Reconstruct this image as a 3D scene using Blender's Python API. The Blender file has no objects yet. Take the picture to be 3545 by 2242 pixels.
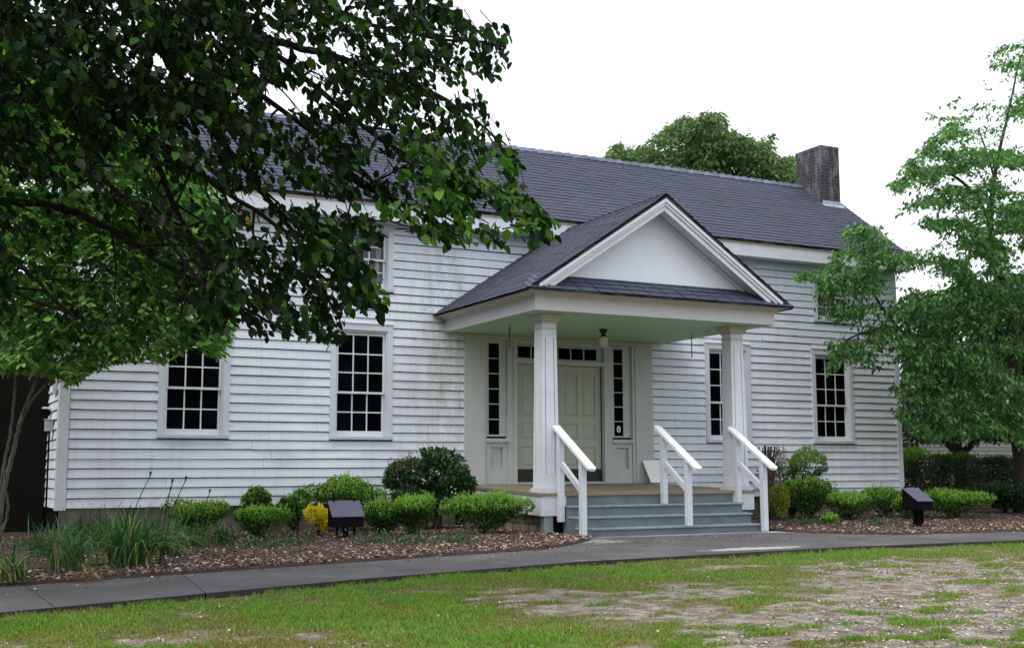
import bpy, math
import numpy as np
from mathutils import Matrix, Vector
R = np.random.RandomState(7)
sc = bpy.context.scene
COL = sc.collection

# ------------------------------------------------------------------ camera
CAM = np.array([-10.163, -17.926, 1.243]); YAW, PITCH, ROLL = math.radians(27.328), math.radians(6.952), math.radians(-0.218)
PW, PH, PF = 3545.0, 2242.0, 4118.6
cy_, sy_, cp_, sp_ = math.cos(YAW), math.sin(YAW), math.cos(PITCH), math.sin(PITCH)
VD = np.array([sy_*cp_, cy_*cp_, sp_]); _r = np.array([cy_, -sy_, 0.0]); _u = np.cross(_r, VD)
VR = math.cos(ROLL)*_r + math.sin(ROLL)*_u; VU = -math.sin(ROLL)*_r + math.cos(ROLL)*_u
cd = bpy.data.cameras.new('camera'); cam = bpy.data.objects.new('camera', cd); COL.objects.link(cam)
cam.matrix_world = Matrix(((VR[0], VU[0], -VD[0], CAM[0]), (VR[1], VU[1], -VD[1], CAM[1]), (VR[2], VU[2], -VD[2], CAM[2]), (0, 0, 0, 1)))
cd.sensor_width = 36; cd.lens = 36*PF/PW; cd.clip_start = 0.05; cd.clip_end = 3000
sc.camera = cam

# ------------------------------------------------------------------ light
sc.view_settings.view_transform = 'Standard'; sc.view_settings.look = 'None'
sc.view_settings.gamma = 1; sc.view_settings.exposure = 0.3
SUN_EL, SUN_AZ = math.radians(56), math.radians(248)     # azimuth clockwise from +y
world = bpy.data.worlds.new('World'); sc.world = world; world.use_nodes = True
nt = world.node_tree; nt.nodes.clear()
sky = nt.nodes.new('ShaderNodeTexSky'); sky.sky_type = 'NISHITA'; sky.sun_disc = False
sky.sun_elevation = SUN_EL; sky.sun_rotation = SUN_AZ; sky.dust_density = 6; sky.air_density = 1.5
b1 = nt.nodes.new('ShaderNodeBackground'); b1.inputs[1].default_value = 0.05; nt.links.new(sky.outputs[0], b1.inputs[0])
b2 = nt.nodes.new('ShaderNodeBackground'); b2.inputs[0].default_value = (0.92, 0.96, 1.0, 1); b2.inputs[1].default_value = 1.0
ad = nt.nodes.new('ShaderNodeAddShader'); nt.links.new(b1.outputs[0], ad.inputs[0]); nt.links.new(b2.outputs[0], ad.inputs[1])
wo = nt.nodes.new('ShaderNodeOutputWorld'); nt.links.new(ad.outputs[0], wo.inputs[0])
sl = bpy.data.lights.new('sun', 'SUN'); sl.energy = 0.9; sl.angle = math.radians(25); sl.color = (1, .985, .96)
so = bpy.data.objects.new('sun', sl); COL.objects.link(so)
sv = Vector((math.sin(SUN_AZ)*math.cos(SUN_EL), math.cos(SUN_AZ)*math.cos(SUN_EL), math.sin(SUN_EL)))
so.rotation_euler = sv.to_track_quat('Z', 'Y').to_euler(); so.location = sv*60

def at(px, py, ax, val):
    """photo pixel -> the point where its line of sight meets the plane axis ax = val"""
    v = VD + VR*(px-PW/2)/PF - VU*(py-PH/2)/PF
    return CAM + v*((val-CAM[ax])/v[ax])
def at_depth(px, py, dep):
    v = VD + VR*(px-PW/2)/PF - VU*(py-PH/2)/PF
    return CAM + v*dep

# ------------------------------------------------------------------ materials
def mat(name):
    m = bpy.data.materials.new(name); m.use_nodes = True
    n = m.node_tree.nodes; return m, n, m.node_tree.links, n['Principled BSDF']
def noise(n, l, scale, detail=4, rough=.55, coord=None, vec=None):
    t = n.new('ShaderNodeTexNoise'); t.inputs['Scale'].default_value = scale
    t.inputs['Detail'].default_value = detail; t.inputs['Roughness'].default_value = rough
    if coord is not None:
        if vec:
            mp = n.new('ShaderNodeMapping'); mp.inputs['Scale'].default_value = vec; l.new(coord, mp.inputs[0]); coord = mp.outputs[0]
        l.new(coord, t.inputs['Vector'])
    return t.outputs['Fac']
def ramp(n, l, fac, stops):
    r = n.new('ShaderNodeValToRGB'); e = r.color_ramp.elements
    while len(e) < len(stops): e.new(0.5)
    for i, (p, c) in enumerate(stops):
        e[i].position = p; e[i].color = (*c, 1) if len(c) == 3 else c
    l.new(fac, r.inputs[0]); return r.outputs[0]
def mix(n, l, fac, a, b, mode='MIX'):
    m = n.new('ShaderNodeMix'); m.data_type = 'RGBA'; m.blend_type = mode
    for s, v in ((m.inputs['Factor'], fac), (m.inputs['A'], a), (m.inputs['B'], b)):
        if isinstance(v, (int, float)): s.default_value = v
        elif isinstance(v, tuple): s.default_value = (*v, 1)
        else: l.new(v, s)
    return m.outputs['Result']
def mathn(n, l, op, a, b=0.5, clamp=False):
    m = n.new('ShaderNodeMath'); m.operation = op; m.use_clamp = clamp
    for s, v in ((m.inputs[0], a), (m.inputs[1], b)):
        if isinstance(v, (int, float)): s.default_value = v
        else: l.new(v, s)
    return m.outputs[0]
def bump(n, l, h, strength, dist, bs):
    b = n.new('ShaderNodeBump'); b.inputs['Strength'].default_value = strength; b.inputs['Distance'].default_value = dist
    l.new(h, b.inputs['Height']); l.new(b.outputs[0], bs.inputs['Normal'])
def objco(n): return n.new('ShaderNodeTexCoord').outputs['Object']

def painted(name, c, rough=.55, grime=(.3, .31, .27), amount=.35, scale=3.0, wood=True, chips=0.0):
    m, n, l, bs = mat(name); co = objco(n)
    f = noise(n, l, scale, 6, .65, co)
    g = ramp(n, l, f, [(.45, (0, 0, 0)), (.75, (1, 1, 1))])
    col = mix(n, l, mathn(n, l, 'MULTIPLY', g, amount), tuple(c), tuple(grime))
    f2 = noise(n, l, 1.3, 3, .5, co)
    col = mix(n, l, .12, col, ramp(n, l, f2, [(.3, tuple(x*.75 for x in c)), (.7, tuple(min(1, x*1.1) for x in c))]))
    if chips:
        f3 = noise(n, l, 22, 5, .7, co, (1, 1, .35))
        ch = ramp(n, l, f3, [(.64, (0, 0, 0)), (.68, (1, 1, 1))])
        col = mix(n, l, mathn(n, l, 'MULTIPLY', ch, chips), col, (.22, .2, .18))
    l.new(col, bs.inputs['Base Color']); bs.inputs['Roughness'].default_value = rough
    bs.inputs['Specular IOR Level'].default_value = .3
    if wood: bump(n, l, noise(n, l, 30, 4, .6, co, (1, 1, .12)), .25, .004, bs)
    return m

M = {}
M['trim'] = painted('white trim paint', (.66, .70, .78), amount=.22, chips=.25)
M['trim2'] = painted('weathered white trim', (.60, .63, .69), amount=.4, scale=5, chips=.5)
M['rail'] = painted('handrail paint', (.58, .62, .70), amount=.45, scale=7, chips=.7, grime=(.36, .37, .38))
M['railtop'] = painted('handrail cap paint', (.80, .82, .84), amount=.15, scale=9)
M['porch'] = painted('porch trim paint', (.50, .53, .53), amount=.2)
M['beam'] = painted('porch beam paint', (.55, .55, .57), amount=.25, grime=(.42, .38, .33))
M['crown'] = painted('aged crown moulding', (.56, .52, .48), amount=.35, grime=(.38, .33, .27))
M['wood_edge'] = painted('bare weathered wood', (.50, .45, .36), amount=.5, grime=(.3, .26, .2))
M['ceil'] = painted('pale green ceiling paint', (.44, .68, .42), amount=.15, grime=(.3, .45, .26))
M['door'] = painted('cream door paint', (.42, .45, .38), amount=.12)
M['sash'] = painted('sash paint', (.72, .76, .82), amount=.1, wood=False)
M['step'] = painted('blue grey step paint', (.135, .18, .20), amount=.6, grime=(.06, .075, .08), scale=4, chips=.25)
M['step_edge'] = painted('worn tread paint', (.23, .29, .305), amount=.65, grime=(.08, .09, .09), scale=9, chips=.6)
M['floor'] = painted('porch floor paint', (.25, .20, .14), amount=.4, grime=(.14, .11, .08))
M['pediment'] = painted('pediment panel paint', (.80, .84, .93), amount=.1, scale=1.2)
M['paper'] = painted('white board', (.88, .9, .92), amount=.05, wood=False)
M['dark_wall'] = painted('shade dark wall', (.010, .010, .009), amount=.6, grime=(.02, .02, .017), rough=.9)  # near-black colour stands in for the shade on the wing wall

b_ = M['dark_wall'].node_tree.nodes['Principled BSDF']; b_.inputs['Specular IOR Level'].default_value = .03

def siding_mat(name, c, stain_x=None):
    m, n, l, bs = mat(name)
    uv = n.new('ShaderNodeUVMap'); uv.uv_map = 'uv'
    sep = n.new('ShaderNodeSeparateXYZ'); l.new(uv.outputs[0], sep.inputs[0])
    co = objco(n)
    f = noise(n, l, .9, 5, .6, co, (1, 1, 3))
    col = ramp(n, l, f, [(.3, tuple(x*.84 for x in c)), (.5, c), (.7, tuple(min(.95, x*1.06) for x in c))])
    # each board a slightly different white
    wn = n.new('ShaderNodeTexWhiteNoise'); wn.noise_dimensions = '1D'
    l.new(mathn(n, l, 'FLOOR', sep.outputs[1], 0), wn.inputs['W'])
    col = mix(n, l, mathn(n, l, 'MULTIPLY', wn.outputs['Value'], .14), col, (.5, .54, .62))
    # vertical dirt runs
    f2 = noise(n, l, 2.2, 5, .65, co, (3.5, 1, .25))
    col = mix(n, l, mathn(n, l, 'MULTIPLY', ramp(n, l, f2, [(.51, (0, 0, 0)), (.78, (1, 1, 1))]), .34), col, (.42, .43, .40))
    # lap shadow, painted in with mildew, under each board; mildew along its butt edge
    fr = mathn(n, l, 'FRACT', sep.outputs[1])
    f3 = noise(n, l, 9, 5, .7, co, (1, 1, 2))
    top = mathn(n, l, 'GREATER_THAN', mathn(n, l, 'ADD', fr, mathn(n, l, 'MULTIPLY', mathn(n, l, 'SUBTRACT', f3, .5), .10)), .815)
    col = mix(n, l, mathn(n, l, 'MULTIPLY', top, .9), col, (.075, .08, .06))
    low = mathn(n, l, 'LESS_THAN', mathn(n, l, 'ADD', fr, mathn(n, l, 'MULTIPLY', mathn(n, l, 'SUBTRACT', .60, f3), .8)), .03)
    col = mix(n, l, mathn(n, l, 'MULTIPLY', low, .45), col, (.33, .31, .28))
    f7 = noise(n, l, 26, 6, .75, co, (.5, 1, 2.2)); f8 = noise(n, l, 1.1, 3, .5, co)
    chp = mathn(n, l, 'MULTIPLY', ramp(n, l, mathn(n, l, 'ADD', f7, mathn(n, l, 'MULTIPLY', f8, .22)), [(.755, (0, 0, 0)), (.79, (1, 1, 1))]), .7)
    col = mix(n, l, chp, col, (.25, .24, .22))
    if stain_x:
        x0, x1 = stain_x
        px = n.new('ShaderNodeSeparateXYZ'); l.new(co, px.inputs[0])
        mr = n.new('ShaderNodeMapRange'); mr.interpolation_type = 'SMOOTHSTEP'
        l.new(px.outputs[0], mr.inputs[0]); mr.inputs[1].default_value = x0; mr.inputs[2].default_value = x0+.9
        mr2 = n.new('ShaderNodeMapRange'); mr2.interpolation_type = 'SMOOTHSTEP'
        l.new(px.outputs[0], mr2.inputs[0]); mr2.inputs[1].default_value = x1; mr2.inputs[2].default_value = x1-.15
        w = mathn(n, l, 'MULTIPLY', mr.outputs[0], mr2.outputs[0])
        f5 = noise(n, l, 3.5, 5, .7, co, (2.2, 1, .45))
        st = mathn(n, l, 'MULTIPLY', w, ramp(n, l, f5, [(.40, (0, 0, 0)), (.70, (1, 1, 1))]))
        col = mix(n, l, mathn(n, l, 'MULTIPLY', st, .6), col, (.33, .37, .25))
        f6 = noise(n, l, 14, 6, .75, co, (1, 1, 2.6))
        st2 = mathn(n, l, 'MULTIPLY', w, ramp(n, l, mathn(n, l, 'ADD', f6, mathn(n, l, 'MULTIPLY', fr, .06)), [(.59, (0, 0, 0)), (.70, (1, 1, 1))]))
        col = mix(n, l, mathn(n, l, 'MULTIPLY', st2, .75), col, (.16, .15, .12))
    l.new(col, bs.inputs['Base Color']); bs.inputs['Roughness'].default_value = .6
    bs.inputs['Specular IOR Level'].default_value = .25
    bump(n, l, noise(n, l, 18, 4, .6, co, (.25, 1, 3)), .3, .004, bs)
    return m
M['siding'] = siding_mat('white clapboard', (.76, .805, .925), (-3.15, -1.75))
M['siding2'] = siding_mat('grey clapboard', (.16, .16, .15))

m, n, l, bs = mat('window glass'); M['glass'] = m
co = objco(n); f = noise(n, l, 2.5, 3, .5, co)
l.new(ramp(n, l, f, [(.35, (.0012, .0012, .0015)), (.75, (.005, .006, .008))]), bs.inputs['Base Color'])
bs.inputs['Roughness'].default_value = .06; bs.inputs['Specular IOR Level'].default_value = .02; bs.inputs['IOR'].default_value = 1.2
bump(n, l, noise(n, l, 6, 2, .5, co), .15, .01, bs)
m, n, l, bs = mat('curtained glass'); M['glass_pale'] = m
co = objco(n); f = noise(n, l, 5, 3, .5, co, (3, 1, .4))
l.new(ramp(n, l, f, [(.35, (.012, .014, .014)), (.55, (.07, .08, .085)), (.75, (.3, .33, .34))]), bs.inputs['Base Color'])
bs.inputs['Roughness'].default_value = .25; bs.inputs['Specular IOR Level'].default_value = .3

m, n, l, bs = mat('asphalt shingle'); M['shingle'] = m
at_ = n.new('ShaderNodeAttribute'); at_.attribute_name = 'rnd'; co = objco(n)
col = ramp(n, l, at_.outputs['Fac'], [(0, (.085, .095, .15)), (.5, (.17, .182, .275)), (1, (.31, .325, .43))])
f = noise(n, l, .8, 5, .65, co, (1, 1, 1))
col = mix(n, l, mathn(n, l, 'MULTIPLY', ramp(n, l, f, [(.42, (0, 0, 0)), (.66, (1, 1, 1))]), .55), col, (.06, .075, .10))
f = noise(n, l, 120, 3, .7, co); col = mix(n, l, .35, col, ramp(n, l, f, [(.35, (.02, .02, .03)), (.7, (.22, .22, .28))]), 'OVERLAY')
l.new(col, bs.inputs['Base Color']); bs.inputs['Roughness'].default_value = .8; bs.inputs['Specular IOR Level'].default_value = .35
bump(n, l, f, .4, .004, bs)
m, n, l, bs = mat('blue grey slate'); M['slate'] = m
at_ = n.new('ShaderNodeAttribute'); at_.attribute_name = 'rnd'; co = objco(n)
col = ramp(n, l, at_.outputs['Fac'], [(0, (.07, .085, .14)), (.5, (.13, .155, .25)), (1, (.22, .25, .36))])
col = mix(n, l, .4, col, ramp(n, l, noise(n, l, 25, 5, .7, co), [(.35, (.05, .05, .06)), (.7, (.3, .3, .33))]), 'OVERLAY')
l.new(col, bs.inputs['Base Color']); bs.inputs['Roughness'].default_value = .55; bs.inputs['Specular IOR Level'].default_value = .35
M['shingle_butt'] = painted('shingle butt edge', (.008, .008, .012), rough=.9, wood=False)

def plain(name, c, rough=.6, metal=0, spec=.4, var=.25, sc_=8):
    m, n, l, bs = mat(name); co = objco(n)
    f = noise(n, l, sc_, 5, .6, co)
    l.new(ramp(n, l, f, [(.3, tuple(x*(1-var) for x in c)), (.7, tuple(min(1, x*(1+var)) for x in c))]), bs.inputs['Base Color'])
    bs.inputs['Roughness'].default_value = rough; bs.inputs['Metallic'].default_value = metal; bs.inputs['Specular IOR Level'].default_value = spec
    return m
M['black'] = plain('black painted metal', (.006, .0055, .008), .7, 0, .04)
M['blacklid'] = plain('blue grey lid', (.10, .10, .15), .5, 0, .3, .15)  # paler and bluer than the black housing
M['kick'] = plain('dark bronze kick plate', (.012, .01, .009), .35, .3, .5)
M['brass'] = plain('aged dark metal', (.03, .024, .02), .5, .4)
M['globe'] = plain('frosted glass globe', (.55, .55, .47), .25, 0, .5, .05)
M['galv'] = plain('grey utility metal', (.42, .46, .48), .5, 0, .4)
M['stick'] = plain('sticker paper', (.7, .72, .72), .5)
M['stick2'] = plain('sticker print', (.2, .24, .25), .5)
M['flash'] = plain('zinc flashing', (.38, .4, .48), .45, .4)
M['soil'] = plain('foundation parging', (.15, .135, .115), .95, 0, .2, .5, 4)
M['iron'] = plain('dark iron chain', (.03, .028, .027), .6)

def brickm(name, c1, c2, mor, bw=.2, rh=.075, ms=.01, stainc=(.42, .42, .42), stain=.5):
    m, n, l, bs = mat(name)
    uv = n.new('ShaderNodeUVMap'); uv.uv_map = 'uv'
    b = n.new('ShaderNodeTexBrick'); l.new(uv.outputs[0], b.inputs['Vector']); b.inputs['Scale'].default_value = 1
    b.inputs['Brick Width'].default_value = bw; b.inputs['Row Height'].default_value = rh; b.inputs['Mortar Size'].default_value = ms
    b.inputs['Color1'].default_value = (*c1, 1); b.inputs['Color2'].default_value = (*c2, 1); b.inputs['Mortar'].default_value = (*mor, 1)
    co = objco(n); f = noise(n, l, 4.0, 7, .75, co, (1, 1, .4))
    col = mix(n, l, mathn(n, l, 'MULTIPLY', ramp(n, l, f, [(.48, (0, 0, 0)), (.58, (1, 1, 1))]), stain), b.outputs['Color'], stainc)
    f2 = noise(n, l, 1.9, 6, .7, co, (1.2, 1, .6))
    col = mix(n, l, mathn(n, l, 'MULTIPLY', ramp(n, l, f2, [(.5, (0, 0, 0)), (.7, (1, 1, 1))]), .6), col, (.04, .035, .04))
    l.new(col, bs.inputs['Base Color']); bs.inputs['Roughness'].default_value = .9
    bump(n, l, mathn(n, l, 'ADD', mathn(n, l, 'MULTIPLY', b.outputs['Fac'], -1), noise(n, l, 30, 3, .6, co)), .6, .01, bs)
    return m
M['brick'] = brickm('weathered chimney brick', (.022, .017, .024), (.042, .033, .042), (.07, .066, .075), stainc=(.20, .195, .22), stain=.6)
M['stone'] = brickm('rubble stone', (.22, .15, .09), (.16, .14, .11), (.05, .045, .04), .27, .15, .025, (.3, .27, .2), .4)

m, n, l, bs = mat('concrete path'); M['path'] = m
co = objco(n); f = noise(n, l, 1.1, 6, .6, co)
col = ramp(n, l, f, [(.3, (.062, .057, .060)), (.5, (.092, .086, .090)), (.72, (.14, .13, .132))])
f2 = noise(n, l, 45, 5, .7, co); col = mix(n, l, .5, col, ramp(n, l, f2, [(.3, (.2, .2, .2)), (.7, (.75, .73, .75))]), 'OVERLAY')
f3 = noise(n, l, 1.9, 4, .6, co, (1, 2.4, 1)); col = mix(n, l, ramp(n, l, f3, [(.66, (0, 0, 0)), (.72, (.75, .75, .75))]), col, (.25, .245, .25))
f4 = noise(n, l, 30, 2, .5, co); col = mix(n, l, ramp(n, l, f4, [(.72, (0, 0, 0)), (.76, (.8, .8, .8))]), col, (.4, .38, .36))
# worn, bleached places in the concrete: by the lower edge, and along the foot of the steps
f5 = noise(n, l, 6, 6, .7, co)
for (px, py, rx, ry, am) in ((-1.05, -6.50, .75, .20, .9), (-1.9, -4.35, .45, .45, .45), (.2, -3.62, 2.1, .16, .45), (1.8, -3.75, .5, .3, .6)):
    vm = n.new('ShaderNodeVectorMath'); vm.operation = 'SUBTRACT'; l.new(co, vm.inputs[0]); vm.inputs[1].default_value = (px, py, .30)
    v2 = n.new('ShaderNodeVectorMath'); v2.operation = 'MULTIPLY'; l.new(vm.outputs[0], v2.inputs[0]); v2.inputs[1].default_value = (1/rx, 1/ry, 0)
    v3 = n.new('ShaderNodeVectorMath'); v3.operation = 'LENGTH'; l.new(v2.outputs[0], v3.inputs[0])
    w = mathn(n, l, 'ADD', v3.outputs['Value'], mathn(n, l, 'MULTIPLY', mathn(n, l, 'SUBTRACT', f5, .5), 2.2))
    col = mix(n, l, mathn(n, l, 'MULTIPLY', ramp(n, l, w, [(.7, (1, 1, 1)), (1.0, (0, 0, 0))]), am), col, (.42, .42, .43))
l.new(col, bs.inputs['Base Color']); bs.inputs['Roughness'].default_value = .85; bump(n, l, f2, .4, .006, bs)
M['pathedge'] = plain('dark slab edge', (.035, .033, .03), .95)  # slab sides coloured much darker than the top
M['pale_patch'] = plain('pale worn concrete', (.42, .42, .43), .9, 0, .2, .3, 14)

m, n, l, bs = mat('lawn soil'); M['ground'] = m
at_ = n.new('ShaderNodeAttribute'); at_.attribute_name = 'green'; co = objco(n)
f1 = noise(n, l, 1.3, 6, .65, co); f2 = noise(n, l, 26, 6, .75, co); f3 = noise(n, l, 7, 5, .7, co)
dirt = ramp(n, l, f3, [(.3, (.10, .08, .06)), (.47, (.215, .18, .15)), (.66, (.42, .37, .32))])
vor = n.new('ShaderNodeTexVoronoi'); vor.inputs['Scale'].default_value = 42; l.new(co, vor.inputs['Vector'])
peb = mix(n, l, .55, dirt, vor.outputs['Color'], 'SOFT_LIGHT')
at3 = n.new('ShaderNodeAttribute'); at3.attribute_name = 'gravel'
sandy = mix(n, l, at3.outputs['Fac'], dirt, peb)
thatch = ramp(n, l, f2, [(.3, (.05, .06, .018)), (.5, (.13, .13, .04)), (.7, (.25, .19, .09))])
mask = mathn(n, l, 'ADD', at_.outputs['Fac'], mathn(n, l, 'MULTIPLY', mathn(n, l, 'SUBTRACT', f2, .5), .9))
msk = ramp(n, l, mask, [(.14, (0, 0, 0)), (.42, (1, 1, 1))])
col = mix(n, l, msk, sandy, thatch)
l.new(col, bs.inputs['Base Color']); bs.inputs['Roughness'].default_value = .95; bs.inputs['Specular IOR Level'].default_value = .15
bump(n, l, mathn(n, l, 'ADD', f2, vor.outputs['Distance']), .7, .02, bs)

m, n, l, bs = mat('mulch'); M['mulch'] = m
co = objco(n); f1 = noise(n, l, 30, 6, .75, co, (1, 1.6, 1)); f2 = noise(n, l, 1.2, 4, .6, co)
col = ramp(n, l, f1, [(.32, (.03, .021, .018)), (.5, (.11, .075, .06)), (.62, (.2, .145, .115)), (.75, (.32, .25, .2))])
col = mix(n, l, mathn(n, l, 'MULTIPLY', f2, .6), col, (.06, .04, .032)); l.new(col, bs.inputs['Base Color'])
bs.inputs['Roughness'].default_value = .95; bs.inputs['Specular IOR Level'].default_value = .1; bump(n, l, f1, 1, .03, bs)

def leafm(name, stops, trans=.3, rough=.45, tcol=None, spec=.4):
    m, n, l, bs = mat(name)
    a = n.new('ShaderNodeAttribute'); a.attribute_name = 'rnd'
    col = ramp(n, l, a.outputs['Fac'], stops)
    l.new(col, bs.inputs['Base Color']); bs.inputs['Roughness'].default_value = rough; bs.inputs['Specular IOR Level'].default_value = spec
    if trans:
        t = n.new('ShaderNodeBsdfTranslucent')
        l.new(mix(n, l, 1.0, col, tcol or (1.3, 1.6, .6), 'MULTIPLY'), t.inputs[0])
        ms = n.new('ShaderNodeMixShader'); ms.inputs[0].default_value = trans
        l.new(bs.outputs[0], ms.inputs[1]); l.new(t.outputs[0], ms.inputs[2])
        l.new(ms.outputs[0], n['Material Output'].inputs['Surface'])
    return m
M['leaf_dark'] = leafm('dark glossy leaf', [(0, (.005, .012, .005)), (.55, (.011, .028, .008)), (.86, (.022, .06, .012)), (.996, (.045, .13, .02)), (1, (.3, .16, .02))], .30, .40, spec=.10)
M['leaf_edge'] = leafm('bright green leaf', [(0, (.02, .06, .01)), (.6, (.055, .15, .02)), (1, (.14, .30, .04))], .45, .45, spec=.2)
M['leaf_light'] = leafm('light green leaf', [(0, (.035, .085, .025)), (.4, (.10, .225, .055)), (.8, (.21, .41, .11)), (.985, (.38, .58, .22)), (1, (.5, .45, .08))], .46, .5, spec=.3)
M['leaf_right'] = leafm('dogwood leaf', [(0, (.025, .072, .03)), (.5, (.08, .19, .068)), (.9, (.165, .33, .125)), (1, (.28, .45, .20))], .46, .5, spec=.35)
M['leaf_back'] = leafm('background leaf', [(0, (.035, .075, .035)), (.5, (.10, .18, .075)), (.95, (.20, .30, .13)), (1, (.3, .24, .1))], .35, .55, spec=.25)
M['leaf_deep'] = leafm('deep shade leaf', [(0, (.010, .025, .014)), (.6, (.02, .05, .025)), (1, (.045, .10, .04))], .2, .45)
M['shrub'] = leafm('shrub leaf', [(0, (.012, .036, .010)), (.5, (.04, .105, .024)), (1, (.13, .27, .05))], .3, .5, spec=.15)
M['shrub_tip'] = leafm('fresh shrub tip', [(0, (.12, .26, .04)), (.5, (.22, .40, .06)), (1, (.36, .54, .12))], .4, .5, spec=.2)
M['holly'] = leafm('holly leaf', [(0, (.018, .055, .022)), (.6, (.04, .115, .045)), (.95, (.08, .19, .07)), (1, (.18, .08, .05))], .2, .36, spec=.35)
M['bronze'] = leafm('bronze new leaf', [(0, (.10, .055, .045)), (1, (.20, .12, .09))], .2)
M['goldleaf'] = leafm('gold leaf', [(0, (.10, .15, .02)), (.5, (.19, .25, .035)), (1, (.34, .36, .05))], .3)
M['yellow'] = leafm('bright yellow leaf', [(0, (.45, .5, .03)), (.4, (.75, .65, .02)), (1, (.95, .8, .04))], .35, tcol=(1, 1, .5))
M['blade'] = leafm('lily blade', [(0, (.02, .06, .02)), (.6, (.055, .15, .045)), (.9, (.13, .29, .09)), (1, (.42, .3, .08))], .3)
M['deadblade'] = leafm('withered blade', [(0, (.2, .14, .05)), (1, (.42, .32, .12))], .2)
M['grass'] = leafm('lawn grass', [(0, (.06, .125, .02)), (.45, (.135, .27, .04)), (.8, (.23, .39, .06)), (.93, (.34, .43, .13)), (1, (.45, .40, .17))], .4, .5, spec=.2)
M['drygrass'] = leafm('dry grass', [(0, (.12, .095, .03)), (.6, (.235, .18, .055)), (1, (.38, .31, .13))], .3, .6, spec=.2)
M['litter'] = leafm('leaf litter', [(0, (.06, .038, .032)), (.4, (.18, .11, .09)), (.75, (.36, .25, .205)), (.93, (.55, .45, .39)), (1, (.72, .67, .62))], 0, .8, spec=.1)
M['stone_bits'] = leafm('gravel stone', [(0, (.10, .085, .075)), (.5, (.26, .23, .21)), (1, (.50, .47, .44))], 0, .85, spec=.1)
M['orange'] = plain('orange petal', (.8, .3, .02), .5)

m, n, l, bs = mat('bark'); M['bark'] = m
co = objco(n); f = noise(n, l, 14, 6, .7, co, (1, 1, .3))
l.new(ramp(n, l, f, [(.3, (.018, .015, .013)), (.6, (.055, .047, .04)), (.8, (.13, .12, .105))]), bs.inputs['Base Color'])
bs.inputs['Roughness'].default_value = .95; bump(n, l, f, .8, .02, bs)
m, n, l, bs = mat('dark bark'); M['bark_dark'] = m
co = objco(n); f = noise(n, l, 14, 6, .7, co, (1, 1, .3))
l.new(ramp(n, l, f, [(.3, (.006, .005, .0045)), (.7, (.022, .019, .016))]), bs.inputs['Base Color'])
bs.inputs['Roughness'].default_value = 1; bs.inputs['Specular IOR Level'].default_value = .1; bump(n, l, f, .8, .02, bs)
m, n, l, bs = mat('pale bark'); M['bark_pale'] = m
co = objco(n); f = noise(n, l, 9, 6, .7, co, (1, 1, .4))
l.new(ramp(n, l, f, [(.35, (.05, .043, .037)), (.6, (.15, .135, .12)), (.8, (.3, .28, .26))]), bs.inputs['Base Color'])
bs.inputs['Roughness'].default_value = .9; bump(n, l, f, .6, .01, bs)

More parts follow.
